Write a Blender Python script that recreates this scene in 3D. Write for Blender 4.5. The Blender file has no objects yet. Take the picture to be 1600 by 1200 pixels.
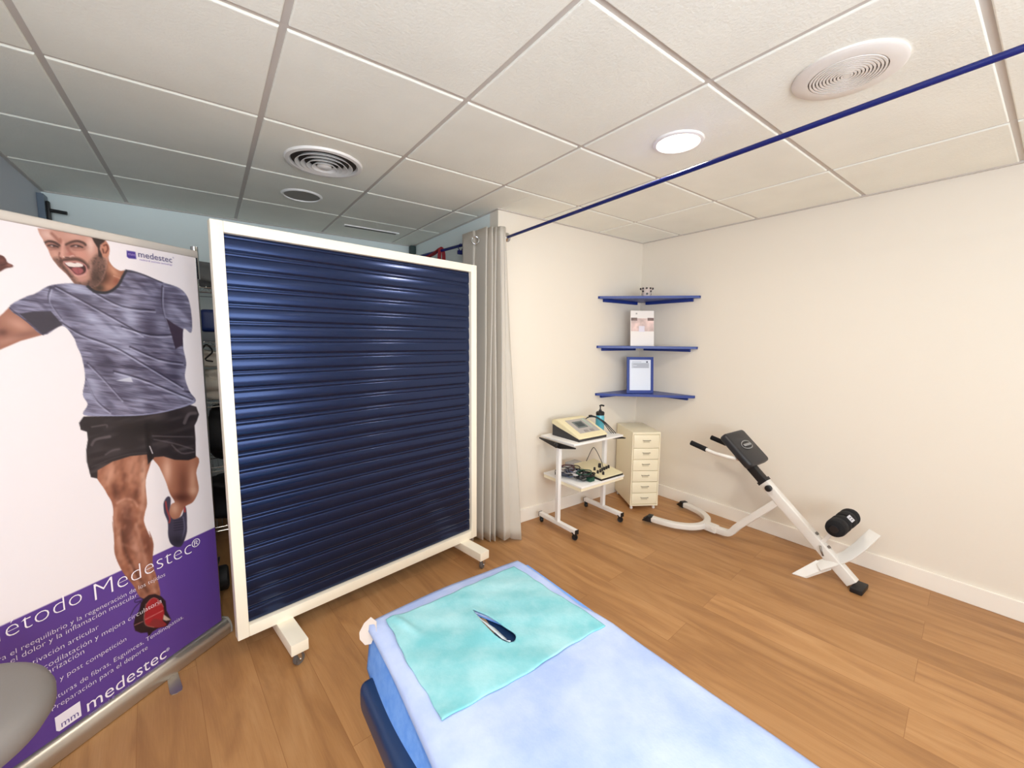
import bpy, bmesh, math, random
import numpy as np
from mathutils import Vector, Matrix
random.seed(7); np.random.seed(7)
S = bpy.context.scene
COL = S.collection
PI = math.pi

# ---------------------------------------------------------------- camera
H = 2.272                                   # ceiling height
XL, XR, YB, YF, XC, YR = -0.387, 3.609, 1.571, 3.012, 2.011, -2.7
CAM = Vector((0.373, -0.808, 1.395)); FPX = 640.05
RT = Vector((0.80318, -0.59567, 0.00895)); DN = Vector((-0.05712, -0.09195, -0.99412)); FW = Vector((0.59299, 0.79795, -0.10788))
cd = bpy.data.cameras.new('camera'); cam = bpy.data.objects.new('camera', cd); COL.objects.link(cam)
cd.sensor_fit = 'HORIZONTAL'; cd.sensor_width = 36; cd.lens = FPX / 1600 * 36; cd.clip_start = 0.02
M = Matrix((RT, -DN, -FW)).transposed().to_4x4(); M.translation = CAM
cam.matrix_world = M; S.camera = cam
# ---------------------------------------------------------------- world, exposure
w = bpy.data.worlds.new('world'); S.world = w; w.use_nodes = True
w.node_tree.nodes['Background'].inputs[0].default_value = (.9, .95, 1, 1)
w.node_tree.nodes['Background'].inputs[1].default_value = 0.3
S.view_settings.view_transform = 'Standard'; S.view_settings.look = 'None'
S.view_settings.gamma = 1; S.view_settings.use_curve_mapping = False
S.view_settings.exposure = -0.12
S.cycles.max_bounces = 10; S.cycles.diffuse_bounces = 8; S.cycles.sample_clamp_indirect = 8

def area(name, loc, size, energy, color, rot=(0, 0, 0), sy=None):
    l = bpy.data.lights.new(name, 'AREA'); l.energy = energy; l.color = color
    if sy: l.shape = 'RECTANGLE'; l.size = size; l.size_y = sy
    else: l.shape = 'DISK'; l.size = size
    o = bpy.data.objects.new(name, l); COL.objects.link(o); o.location = loc; o.rotation_euler = rot
    return o
WARM = (1, .92, .80)
LAMPS = [(2.1, .3, 11), (.3, -.3, 7.5), (.3, -1.5, 22), (2.1, -1.5, .8)]  # last two are unseen fill lamps, added behind the camera to brighten the room
for lx, ly, e in LAMPS:
    area('lamp_glow', (lx, ly, H - .012), .17, e, WARM)
area('window_daylight', (.35, YR + .06, 1.35), 1.5, 92, (.87, .94, 1), (PI / 2 + .52, 0, 0), 1.5)  # light of the unseen rear window, tilted upward to brighten the ceiling
area('window_daylight', (1.95, YR + .06, 1.55), .85, 22, (.70, .85, 1), (PI / 2 + .1, 0, 0), 1.1)

# ---------------------------------------------------------------- helpers
def s2l(c):
    c = c / 255
    return c / 12.92 if c <= .04045 else ((c + .055) / 1.055) ** 2.4
def rgb(r, g, b): return (s2l(r), s2l(g), s2l(b), 1)

MATS = {}
def mat(name, col, rough=.5, metal=0, bump=0, bscale=40, var=0, vscale=5, coat=0, emit=0, trans=0, alpha=1, spec=None):
    if name in MATS: return MATS[name]
    m = bpy.data.materials.new(name); m.use_nodes = True; nt = m.node_tree; N = nt.nodes; L = nt.links
    b = N['Principled BSDF']; c = rgb(*col)
    b.inputs['Base Color'].default_value = c; b.inputs['Roughness'].default_value = rough; b.inputs['Metallic'].default_value = metal
    if spec is not None: b.inputs['Specular IOR Level'].default_value = spec
    b.inputs['Coat Weight'].default_value = coat; b.inputs['Transmission Weight'].default_value = trans
    b.inputs['Alpha'].default_value = alpha
    if emit:
        b.inputs['Emission Color'].default_value = c; b.inputs['Emission Strength'].default_value = emit
    tc = N.new('ShaderNodeTexCoord')
    if var:
        n = N.new('ShaderNodeTexNoise'); n.inputs['Scale'].default_value = vscale; n.inputs['Detail'].default_value = 6
        L.new(tc.outputs['Object'], n.inputs['Vector'])
        r = N.new('ShaderNodeValToRGB'); r.color_ramp.elements[0].position = .3; r.color_ramp.elements[1].position = .7
        r.color_ramp.elements[0].color = tuple(x * (1 - var) for x in c[:3]) + (1,); r.color_ramp.elements[1].color = tuple(min(1, x * (1 + var)) for x in c[:3]) + (1,)
        L.new(n.outputs['Fac'], r.inputs['Fac']); L.new(r.outputs['Color'], b.inputs['Base Color'])
    if bump:
        n = N.new('ShaderNodeTexNoise'); n.inputs['Scale'].default_value = bscale; n.inputs['Detail'].default_value = 4
        L.new(tc.outputs['Object'], n.inputs['Vector'])
        bp = N.new('ShaderNodeBump'); bp.inputs['Strength'].default_value = bump; bp.inputs['Distance'].default_value = .004
        L.new(n.outputs['Fac'], bp.inputs['Height']); L.new(bp.outputs['Normal'], b.inputs['Normal'])
    MATS[name] = m; return m

def link(name, me, m=None, parent=None, smooth=False):
    o = bpy.data.objects.new(name, me); COL.objects.link(o)
    if m: me.materials.append(m)
    if parent: o.parent = parent
    if smooth:
        for p in me.polygons: p.use_smooth = True
        if smooth != 'all':
            me.set_sharp_from_angle(angle=math.radians(40))
    return o
def obj(name, bm, m, parent=None, smooth=True):
    me = bpy.data.meshes.new(name); bmesh.ops.recalc_face_normals(bm, faces=bm.faces); bm.to_mesh(me); bm.free()
    return link(name, me, m, parent, smooth)
def tag(o, label, cat, group=None, kind=None):
    o['label'] = label; o['category'] = cat
    if group: o['group'] = group
    if kind: o['kind'] = kind
    return o
def thing(name, label, cat, loc=(0, 0, 0), rz=0, group=None):
    o = bpy.data.objects.new(name, None); COL.objects.link(o); o.location = loc; o.rotation_euler = (0, 0, rz)
    o.empty_display_size = .1
    return tag(o, label, cat, group)
def struct(name, bm, m, parent=None, label=None, smooth=False):
    o = obj(name, bm, m, parent, smooth)
    if not parent: o['kind'] = 'structure'
    if label: o['label'] = label; 
    return o
def new(): return bmesh.new()
def box(bm, c, s, bev=0, rot=None, seg=2):
    """box centre c, full size s"""
    r = bmesh.ops.create_cube(bm, size=1)['verts']
    bmesh.ops.scale(bm, vec=s, verts=r)
    if bev:
        es = list({e for v in r for e in v.link_edges})
        g = bmesh.ops.bevel(bm, geom=es, offset=bev, segments=seg, affect='EDGES', profile=.6)
        r = list({v for f in g['faces'] for v in f.verts} | {v for v in r if v.is_valid})
    if rot is not None: bmesh.ops.rotate(bm, cent=(0, 0, 0), matrix=rot, verts=r)
    bmesh.ops.translate(bm, vec=c, verts=r)
    return r
def bx(bm, x0, x1, y0, y1, z0, z1, bev=0, seg=2):
    return box(bm, ((x0 + x1) / 2, (y0 + y1) / 2, (z0 + z1) / 2), (abs(x1 - x0), abs(y1 - y0), abs(z1 - z0)), bev, None, seg)
def smoothpath(pts, n=6):
    P = [Vector(p) for p in pts]
    if len(P) < 3: return P
    out = []
    for i in range(len(P) - 1):
        p0 = P[max(i - 1, 0)]; p1 = P[i]; p2 = P[i + 1]; p3 = P[min(i + 2, len(P) - 1)]
        for k in range(n):
            t = k / n
            out.append(.5 * ((2 * p1) + (p2 - p0) * t + (2 * p0 - 5 * p1 + 4 * p2 - p3) * t * t + (3 * p1 - p0 - 3 * p2 + p3) * t ** 3))
    out.append(P[-1]); return out
def sweep(bm, path, prof, up=(0, 0, 1), caps=True, closed=False):
    """sweep a closed 2-D profile [(side, up)] along path"""
    P = [Vector(p) for p in path]; up = Vector(up); rings = []
    n = len(P)
    for i, p in enumerate(P):
        if closed: t = P[(i + 1) % n] - P[i - 1]
        else: t = P[min(i + 1, n - 1)] - P[max(i - 1, 0)]
        t.normalize()
        s = t.cross(up)
        if s.length < 1e-3: s = t.cross(Vector((0, 1, 0)) if abs(t.y) < .9 else Vector((1, 0, 0)))
        s.normalize(); u = s.cross(t).normalized()
        rings.append([bm.verts.new(p + s * a + u * b) for a, b in prof])
    m = len(prof)
    for i in range(n if closed else n - 1):
        a = rings[i]; b = rings[(i + 1) % n]
        for k in range(m): bm.faces.new((a[k], a[(k + 1) % m], b[(k + 1) % m], b[k]))
    if caps and not closed:
        bm.faces.new(rings[0][::-1]); bm.faces.new(rings[-1])
def circ(r, n=12): return [(r * math.cos(2 * PI * k / n), r * math.sin(2 * PI * k / n)) for k in range(n)]
def rrect(w, h, r=.006, n=3):
    o = []
    for cx, cy, a in ((w / 2 - r, h / 2 - r, 0), (-w / 2 + r, h / 2 - r, 90), (-w / 2 + r, -h / 2 + r, 180), (w / 2 - r, -h / 2 + r, 270)):
        for k in range(n + 1):
            t = math.radians(a + 90 * k / n); o.append((cx + r * math.cos(t), cy + r * math.sin(t)))
    return o
def tube(bm, pts, r, n=12, smooth=True, up=(0, 0, 1)): sweep(bm, smoothpath(pts) if smooth else pts, circ(r, n), up)
def lathe(bm, prof, c=(0, 0, 0), n=32, rot=None):
    rings = []; c = Vector(c)
    for r, z in prof:
        ring = []
        for k in range(n):
            v = Vector((r * math.cos(2 * PI * k / n), r * math.sin(2 * PI * k / n), z))
            if rot is not None: v = rot @ v
            ring.append(bm.verts.new(v + c))
        rings.append(ring)
    for a, b in zip(rings, rings[1:]):
        for k in range(n): bm.faces.new((a[k], a[(k + 1) % n], b[(k + 1) % n], b[k]))
    if prof[0][0] > 1e-5 and prof[-1][0] > 1e-5:          # an annulus: close the section on itself
        if (Vector(prof[0]) - Vector(prof[-1])).length > 1e-6:
            a, b = rings[-1], rings[0]
            for k in range(n): bm.faces.new((a[k], a[(k + 1) % n], b[(k + 1) % n], b[k]))
    elif prof[0][0] > 1e-5: bm.faces.new(rings[0][::-1])
    elif prof[-1][0] > 1e-5: bm.faces.new(rings[-1])
    bmesh.ops.remove_doubles(bm, verts=bm.verts, dist=1e-6)
def prism(bm, pts, z0, z1):
    a = [bm.verts.new((x, y, z0)) for x, y in pts]; b = [bm.verts.new((x, y, z1)) for x, y in pts]
    n = len(pts); bm.faces.new(a[::-1]); bm.faces.new(b)
    for k in range(n): bm.faces.new((a[k], a[(k + 1) % n], b[(k + 1) % n], b[k]))
def slab(bm, corners, th, nrm):
    """thick polygon: corners 3-D, thickness th along nrm"""
    nrm = Vector(nrm).normalized() * th
    a = [bm.verts.new(Vector(c)) for c in corners]; b = [bm.verts.new(Vector(c) + nrm) for c in corners]
    n = len(a); bm.faces.new(a[::-1]); bm.faces.new(b)
    for k in range(n): bm.faces.new((a[k], a[(k + 1) % n], b[(k + 1) % n], b[k]))
def RX(a): return Matrix.Rotation(a, 3, 'X')
def RY(a): return Matrix.Rotation(a, 3, 'Y')
def RZ(a): return Matrix.Rotation(a, 3, 'Z')

# ---------------------------------------------------------------- materials
M_wall = mat('wall_paint', (233, 225, 212), .7, bump=.06, bscale=90)
M_cool = mat('alcove_wall_paint', (234, 244, 244), .7, bump=.06, bscale=90)
M_greywall = mat('grey_wall_paint', (206, 210, 218), .6, bump=.05, bscale=60)
M_base = mat('baseboard_paint', (246, 240, 230), .4)
M_tile = mat('ceiling_tile', (245, 246, 237), .9, bump=.35, bscale=120, var=.035, vscale=3)
M_tee = mat('ceiling_tee', (206, 200, 194), .6)
M_white = mat('white_powder_coat', (240, 238, 236), .35)
M_cream = mat('cream_frame_paint', (248, 240, 222), .4)
M_cab = mat('cream_steel', (240, 230, 202), .4)
M_plw = mat('white_plastic', (235, 230, 224), .5)
M_black = mat('black_rubber', (24, 22, 24), .5)
M_blackp = mat('black_plastic', (30, 28, 30), .4)
M_vinyl = mat('black_vinyl', (38, 38, 42), .42, bump=.1, bscale=200)
M_foam = mat('black_foam', (16, 15, 18), .9, bump=.3, bscale=200)
M_chrome = mat('chrome', (205, 205, 205), .18, 1)
M_alu = mat('aluminium', (196, 190, 182), .32, .9)
M_blue = mat('blue_shelf_paint', (22, 50, 134), .35)
M_rod = mat('blue_rod_paint', (14, 28, 104), .25)
M_navy = mat('navy_vinyl', (24, 50, 88), .4)
M_stool = mat('grey_vinyl', (128, 122, 118), .6, bump=.08, bscale=150)
M_curt = mat('curtain_fabric', (198, 191, 180), .85, bump=.2, bscale=300)
M_dark = mat('vent_dark', (60, 52, 48), .9)
M_unit = mat('cream_plastic', (236, 225, 186), .45)
M_grey = mat('grey_panel', (178, 172, 168), .5)
M_lcd = mat('lcd', (112, 120, 118), .25)
M_disc = mat('grey_disc', (150, 148, 142), .7)

# floor: oak planks
def floor_mat():
    m = bpy.data.materials.new('oak_planks'); m.use_nodes = True; nt = m.node_tree; N = nt.nodes; L = nt.links; b = N['Principled BSDF']
    tc = N.new('ShaderNodeTexCoord'); mp = N.new('ShaderNodeMapping'); mp.inputs['Rotation'].default_value = (0, 0, math.radians(85))
    L.new(tc.outputs['Object'], mp.inputs['Vector'])
    br = N.new('ShaderNodeTexBrick'); L.new(mp.outputs['Vector'], br.inputs['Vector'])
    br.inputs['Scale'].default_value = 1; br.inputs['Brick Width'].default_value = 1.25; br.inputs['Row Height'].default_value = .185
    br.inputs['Mortar Size'].default_value = .0011; br.inputs['Mortar Smooth'].default_value = .3; br.offset = .37; br.offset_frequency = 2
    br.inputs['Color1'].default_value = (0, 0, 0, 1); br.inputs['Color2'].default_value = (1, 1, 1, 1); br.inputs['Mortar'].default_value = (.5, .5, .5, 1)
    br.inputs['Bias'].default_value = 0
    # grain: stretched noise, offset by plank
    add = N.new('ShaderNodeVectorMath'); add.operation = 'MULTIPLY_ADD'
    L.new(br.outputs['Color'], add.inputs[0]); add.inputs[1].default_value = (3, 7, 5); L.new(mp.outputs['Vector'], add.inputs[2])
    sc = N.new('ShaderNodeMapping'); sc.inputs['Scale'].default_value = (1.0, 7, 1); L.new(add.outputs[0], sc.inputs['Vector'])
    n1 = N.new('ShaderNodeTexNoise'); n1.inputs['Scale'].default_value = 1.6; n1.inputs['Detail'].default_value = 8; n1.inputs['Distortion'].default_value = 1.2
    L.new(sc.outputs['Vector'], n1.inputs['Vector'])
    sc2 = N.new('ShaderNodeMapping'); sc2.inputs['Scale'].default_value = (6, 120, 1); L.new(add.outputs[0], sc2.inputs['Vector'])
    n2 = N.new('ShaderNodeTexNoise'); n2.inputs['Scale'].default_value = 2; n2.inputs['Detail'].default_value = 3
    L.new(sc2.outputs['Vector'], n2.inputs['Vector'])
    r = N.new('ShaderNodeValToRGB'); e = r.color_ramp.elements
    e[0].position = .25; e[0].color = rgb(160, 114, 74); e[1].position = .78; e[1].color = rgb(200, 154, 106)
    x = r.color_ramp.elements.new(.5); x.color = rgb(184, 136, 88)
    L.new(n1.outputs['Fac'], r.inputs['Fac'])
    mx = N.new('ShaderNodeMix'); mx.data_type = 'RGBA'; mx.blend_type = 'MULTIPLY'; mx.inputs['Factor'].default_value = .16
    r2 = N.new('ShaderNodeValToRGB'); r2.color_ramp.elements[0].position = .35; r2.color_ramp.elements[0].color = (.62, .58, .52, 1); r2.color_ramp.elements[1].position = .6; r2.color_ramp.elements[1].color = (1, 1, 1, 1)
    L.new(n2.outputs['Fac'], r2.inputs['Fac']); L.new(r.outputs['Color'], mx.inputs['A']); L.new(r2.outputs['Color'], mx.inputs['B'])
    # plank tone
    r3 = N.new('ShaderNodeValToRGB'); r3.color_ramp.elements[0].color = (.84, .82, .80, 1); r3.color_ramp.elements[1].color = (1.0, 1.0, 1.0, 1)
    L.new(br.outputs['Color'], r3.inputs['Fac'])
    mx2 = N.new('ShaderNodeMix'); mx2.data_type = 'RGBA'; mx2.blend_type = 'MULTIPLY'; mx2.inputs['Factor'].default_value = 1
    L.new(mx.outputs['Result'], mx2.inputs['A']); L.new(r3.outputs['Color'], mx2.inputs['B'])
    mx3 = N.new('ShaderNodeMix'); mx3.data_type = 'RGBA'; mx3.inputs['B'].default_value = rgb(150, 104, 62)
    L.new(br.outputs['Fac'], mx3.inputs['Factor']); L.new(mx2.outputs['Result'], mx3.inputs['A'])
    L.new(mx3.outputs['Result'], b.inputs['Base Color'])
    b.inputs['Roughness'].default_value = .42; b.inputs['Specular IOR Level'].default_value = .35
    bp = N.new('ShaderNodeBump'); bp.inputs['Strength'].default_value = .1; bp.inputs['Distance'].default_value = .002
    L.new(n2.outputs['Fac'], bp.inputs['Height']); L.new(bp.outputs['Normal'], b.inputs['Normal'])
    return m

# ---------------------------------------------------------------- room shell
bm = new(); bx(bm, XL - .1, XR + .1, YR - .1, YF + .1, -.08, 0); struct('floor', bm, floor_mat())
T = .1
bm = new(); bx(bm, XR, XR + T, YR - T, YB + T, 0, H + .15); struct('wall_right', bm, M_wall)
bm = new(); bx(bm, XC, XR, YB, YB + T, 0, H + .15); struct('wall_back', bm, M_wall)
bm = new(); bx(bm, XC, XC + T, YB + T, YF + T, 0, H + .15); struct('wall_column', bm, M_cool)
bm = new(); bx(bm, XL - T, XC, YF, YF + T, 0, H + .15); struct('wall_far', bm, M_cool)
bm = new(); bx(bm, XL - T, XL, YR - T, YF, 0, H + .15); struct('wall_left', bm, M_greywall)
# rear wall with a window opening round the daylight
bm = new()
wx0, wx1, wz0, wz1 = -.38, 1.12, .6, 2.1
vx0, vx1, vz0, vz1 = 1.5, 2.4, .98, 2.12
bx(bm, XL, wx0, YR - T, YR, 0, H + .15); bx(bm, wx1, vx0, YR - T, YR, 0, H + .15); bx(bm, vx1, XR, YR - T, YR, 0, H + .15); bx(bm, vx0, vx1, YR - T, YR, 0, vz0); bx(bm, vx0, vx1, YR - T, YR, vz1, H + .15)
bx(bm, wx0, wx1, YR - T, YR, 0, wz0); bx(bm, wx0, wx1, YR - T, YR, wz1, H + .15)
struct('wall_rear', bm, M_wall)
bm = new()
for a, b_, c, d in ((wx0, wx1, wz0, wz0 + .05), (wx0, wx1, wz1 - .05, wz1), (wx0, wx0 + .05, wz0 + .05, wz1 - .05), (wx1 - .05, wx1, wz0 + .05, wz1 - .05)):
    bx(bm, a, b_, YR - .07, YR - .02, c, d)
struct('window_2', bm, M_white)
bm = new()
for a, b_, c, d in ((vx0, vx1, vz0, vz0 + .04), (vx0, vx1, vz1 - .04, vz1), (vx0, vx0 + .04, vz0 + .04, vz1 - .04), (vx1 - .04, vx1, vz0 + .04, vz1 - .04)):
    bx(bm, a, b_, YR - .07, YR - .02, c, d)
struct('window_3', bm, M_white)
# baseboards
def skirting(name, pts):
    bm = new(); sweep(bm, pts, [(0, 0), (.014, 0), (.014, .09), (.010, .098), (0, .1)])
    struct(name, bm, M_base)
bm = new(); bx(bm, XR - .014, XR, YR, YB, 0, .102, .003); struct('baseboard_right', bm, M_base)
bm = new(); bx(bm, XC, XR - .014, YB - .014, YB, 0, .102, .003); struct('baseboard_back', bm, M_base)
bm = new(); bx(bm, XC - .014, XC, YB, YF, 0, .102, .003); struct('baseboard_column', bm, M_base)
bm = new(); bx(bm, XL, XC - .014, YF - .014, YF, 0, .102, .003); struct('baseboard_far', bm, M_base)

# ceiling: slab, recessed tees, tegular tiles (one structure with the grid as its part)
bm = new(); bx(bm, XL - T, XR + T, YR - T, YF + T, H + .03, H + .13); ceil = struct('ceiling', bm, M_tee)
bm = new()
g = .6; hw = .0105; rc = .007
holes = []
def clip(x0, x1, y0, y1):
    # clip a tile rectangle to the L-shaped room -> list of rectangles
    out = []
    for rx0, rx1, ry0, ry1 in ((XL, XC, YR, YF), (XC, XR, YR, YB)):
        a, b_, c, d = max(x0, rx0), min(x1, rx1), max(y0, ry0), min(y1, ry1)
        if b_ - a > .02 and d - c > .02: out.append([a, b_, c, d])
    if len(out) == 2 and abs(out[0][2] - out[1][2]) < 1e-6 and abs(out[0][3] - out[1][3]) < 1e-6:
        out = [[out[0][0], out[1][1], out[0][2], out[0][3]]]
    return out
for i in range(-1, 7):
    for j in range(-5, 6):
        for a, b_, c, d in clip(i * g + hw, (i + 1) * g - hw, j * g + hw, (j + 1) * g - hw):
            z = H
            r = bx(bm, a, b_, c, d, z, z + .029)
            fs = {f for v in r for f in v.link_faces}
            bot = [f for f in fs if f.normal.z < -.5 or abs(f.calc_center_median().z - z) < 1e-5]
            es = list({e for f in bot for e in f.edges})
            bmesh.ops.bevel(bm, geom=es, offset=.004, segments=2, affect='EDGES', profile=.5)
o = obj('ceiling_tiles', bm, M_tile, ceil, False)
bm = new()
for i in range(0, 6):
    x = i * g; y1 = YF if x < XC else YB
    bx(bm, x - .012, x + .012, YR, y1, H + rc, H + .029)
for j in range(-4, 6):
    y = j * g; x1 = XR if y < YB else XC
    bx(bm, XL, x1, y - .0119, y + .0119, H + rc + .0004, H + .029)
obj('ceiling_grid', bm, M_tee, ceil, False)
# wall angle trim
bm = new(); z0, z1 = H - .004, H + .012
for a, b_, c, d in ((XR - .018, XR, YR, YB), (XC, XR - .018, YB - .018, YB), (XC - .018, XC, YB - .018, YF), (XL, XC - .018, YF - .018, YF), (XL, XL + .018, YR, YF - .018)):
    bx(bm, a, b_, c, d, z0, z1)
struct('trim_1', bm, M_tee)

# high window on the left wall near the far corner
bm = new(); bx(bm, XL, XL + .03, 2.90, 2.985, .9, 2.235, .003); fr = struct('window_1', bm, mat('blue_grey_frame', (104, 118, 134), .4))
bm = new()
bx(bm, XL + .03, XL + .045, 2.925, 2.955, 2.09, 2.20, .004)
tube(bm, [(XL + .045, 2.94, 2.15), (XL + .055, 2.94, 2.15)], .009, smooth=False)
sweep(bm, [(XL + .045, 2.945, 2.15), (XL + .075, 2.94, 2.147), (XL + .115, 2.935, 2.143)], rrect(.016, .02, .005), (0, 0, 1))
o = obj('window_handle', bm, M_black, fr); o['label'] = 'black lever handle'

# ---------------------------------------------------------------- ceiling fittings
def downlight(x, y, lab):
    t = thing('downlight', lab, 'ceiling light', (x, y, H), 0, 'round ceiling downlights')
    bm = new(); lathe(bm, [(.088, -.004), (.092, -.010), (.104, -.007), (.108, -.001), (.108, .004), (.088, .004)]); obj('trim_ring', bm, M_white, t)
    bm = new(); lathe(bm, [(0, -.003), (.09, -.003), (.09, .002), (0, .002)])
    obj('diffuser', bm, mat('lit_diffuser', (255, 240, 214), .5, emit=6), t)
    return t
for k, (lx, ly, e) in enumerate(LAMPS):
    lab = ['lit round downlight in the ceiling near the blue rod', 'lit round downlight above the banner and the treatment table', 'added fill downlight behind the viewer, left', 'added fill downlight behind the viewer, right'][k]
    downlight(lx, ly, lab)

t = thing('ceiling_vent', 'white round ceiling diffuser with wide concentric rings above the blue screen', 'air vent', (.9, 1.5, H))
bm = new(); lathe(bm, [(.150, .0), (.158, -.012), (.176, -.010), (.180, -.002), (.180, .003), (.150, .003)], n=64); obj('outer_rim', bm, M_white, t)
bm = new(); lathe(bm, [(0, -.0005), (.152, -.0005), (.152, .002), (0, .002)], n=48); obj('backing', bm, M_dark, t)
for k, r in enumerate((.126, .100, .075, .052)):
    bm = new(); z = -.012 - .004 * k
    lathe(bm, [(r - .010, z + .012), (r + .005, z - .002), (r + .008, z - .005), (r + .006, z - .006), (r - .009, z + .006)], n=64)
    o = obj('ring_blade', bm, M_white, t)
bm = new(); lathe(bm, [(0, -.030), (.026, -.029), (.034, -.024), (.034, -.019), (0, -.017)], n=40); obj('centre_cap', bm, M_white, t)
bm = new(); lathe(bm, [(0, -.018), (.010, -.018), (.010, 0), (0, 0)], n=12); obj('stem', bm, M_dark, t)

t = thing('ceiling_vent', 'white round ceiling grille of many fine slots, beside the long blue rod', 'air vent', (2.1, -.3, H))
bm = new(); lathe(bm, [(.104, -.012), (.142, -.011), (.150, -.006), (.150, .002), (.104, .002)], n=64); obj('outer_rim', bm, M_plw, t)
bm = new(); lathe(bm, [(0, -.004), (.105, -.004), (.105, .002), (0, .002)], n=48); obj('backing', bm, mat('slot_brown', (105, 88, 78), .9), t)  # plain brown disc behind the ring blades
for k in range(10):
    r = .100 - k * .0093
    bm = new(); lathe(bm, [(r - .0058, -.013), (r, -.013), (r + .0012, -.006), (r - .0048, -.006), (r - .0058, -.013)], n=64); obj('ring_blade', bm, M_plw, t)
bm = new(); lathe(bm, [(0, -.013), (.0095, -.013), (.0095, -.005), (0, -.005)], n=24); obj('centre_cap', bm, M_plw, t)

t = thing('ceiling_disc', 'flat grey round disc with a thin white rim in the dim part of the ceiling', 'ceiling speaker', (.9, 2.1, H))  # grey disc, taken for a covered, unlit downlight
bm = new(); lathe(bm, [(.100, -.003), (.103, -.009), (.110, -.008), (.116, -.001), (.116, .002), (.100, .002)], n=48); obj('rim', bm, M_white, t)
bm = new(); lathe(bm, [(0, -.003), (.101, -.003), (.101, .001), (0, .001)], n=40); obj('grille', bm, M_disc, t)

t = thing('slot_vent', 'narrow white slot diffuser in the ceiling above the top of the blue screen', 'air vent', (1.5, 2.64, H))
bm = new(); bx(bm, -.215, .215, -.03, .03, -.004, .002); bx(bm, -.22, .22, -.037, -.03, -.008, .002); obj('frame', bm, M_white, t, False)
bm = new(); bx(bm, -.205, .205, -.018, .018, -.005, -.0035); obj('slot', bm, mat('slot_grey', (120, 118, 112), .8), t, False)

# ---------------------------------------------------------------- rods and curtain
t = thing('curtain_rod', 'long blue rod running across the room just under the ceiling', 'rod', (2.085, YB, 2.098))
bm = new(); tube(bm, [(0, 0, 0), (1.985 - 2.085, -.681 - YB, .002), (1.95 - 2.085, -2.4 - YB, .004)], .0095, 14, False); obj('rail', bm, M_rod, t)
bm = new(); lathe(bm, [(.0, -.002), (.030, -.002), (.031, .004), (.026, .010), (.018, .012), (.012, .02), (.0, .02)], n=28, rot=RX(PI / 2)); obj('wall_flange', bm, M_chrome, t)
bm = new(); bx(bm, -.155, -.115, -2.4 - YB, -2.36 - YB, 0, H - 2.098); obj('ceiling_bracket', bm, M_rod, t)

A = Vector((1.985, 1.49, 2.085)); B = Vector((1.845, 2.62, 2.085))
t = thing('curtain_rod', 'short dark blue rod carrying the curtain beside the alcove wall', 'rod', A)
bm = new(); tube(bm, [(0, 0, 0), B - A], .011, 12, False); obj('rail', bm, M_rod, t)
bm = new(); tube(bm, [(0, .02, 0), (0.02, .05, 0), (.023, YB - A.y, 0)], .009, 10, False); lathe(bm, [(0, 0), (.022, 0), (.022, .006), (0, .006)], (.018, YB - A.y, 0), 20, RX(PI / 2)); obj('bracket', bm, M_rod, t)
d = B - A
bm = new(); c0 = d * .95; tube(bm, [c0, (XC - A.x, c0.y, 0)], .007, 10, False); obj('bracket', bm, M_rod, t)

# curtain pleats: plan outline at top and bottom, ruled between
top = [(1.866, 1.80), (1.870, 1.66), (1.886, 1.66), (1.893, 1.52), (1.912, 1.60), (1.916, 1.495), (1.930, 1.59), (1.935, 1.48), (1.948, 1.58), (1.955, 1.455), (1.978, 1.45), (1.990, 1.50)]
bot = [(1.72, 1.60), (1.76, 1.48), (1.79, 1.57), (1.815, 1.45), (1.845, 1.56), (1.862, 1.43), (1.885, 1.54), (1.895, 1.41), (1.925, 1.50), (1.925, 1.355), (2.020, 1.378), (2.035, 1.46)]
def wav(P, n=7):
    out = []
    for i in range(len(P) - 1):
        for k in range(n):
            s = k / n; s = s * .45 + .55 * (s * s * (3 - 2 * s))
            out.append((P[i][0] * (1 - s) + P[i + 1][0] * s, P[i][1] * (1 - s) + P[i + 1][1] * s))
    out.append(P[-1]); return out
def curtain(name, top, bot, z1, z0f, parent):
    tp = wav(top); bt = wav(bot); bm = new(); R = 28; rows = []
    for r in range(R + 1):
        s = r / R; f = s ** 1.15
        row = []
        for k, (a, b_) in enumerate(zip(tp, bt)):
            u = k / (len(tp) - 1)
            z0 = z0f(u)
            x = a[0] * (1 - f) + b_[0] * f + .004 * math.sin(9 * s + 14 * u); y = a[1] * (1 - f) + b_[1] * f
            row.append(bm.verts.new((x, y, z1 * (1 - s) + z0 * s)))
        rows.append(row)
    for a, b_ in zip(rows, rows[1:]):
        for k in range(len(a) - 1): bm.faces.new((a[k], a[k + 1], b_[k + 1], b_[k]))
    o = obj(name, bm, M_curt, parent, 'all')
    m = o.modifiers.new('th', 'SOLIDIFY'); m.thickness = .003
    return o
t = thing('curtain', 'light beige grommet curtain gathered at the wall corner right of the blue screen', 'curtain', (0, 0, 0))
curtain('pleated_panel', top, bot, 2.128, lambda u: .02 + .012 * math.sin(u * 9), t)
curtain('leading_panel', [(1.970, 1.448), (1.982, 1.452), (1.996, 1.47)], [(1.985, 1.372), (2.055, 1.330), (2.078, 1.385)], 2.126, lambda u: .03 - .022 * math.sin(u * PI), t)
for k, f in enumerate((.03, .14)):
    p = A + d * f if not k else Vector((1.855, 1.612, 2.052))
    bm = new()
    sweep(bm, [p + RZ(-.5 if k else 0) @ Vector((.024 * math.cos(a), -.004 if k else 0, .024 * math.sin(a))) for a in [2 * PI * i / 28 for i in range(28)]], circ(.005, 8), (0, 1, 0), closed=True)
    o = obj('eyelet', bm, M_chrome, t)
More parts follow.
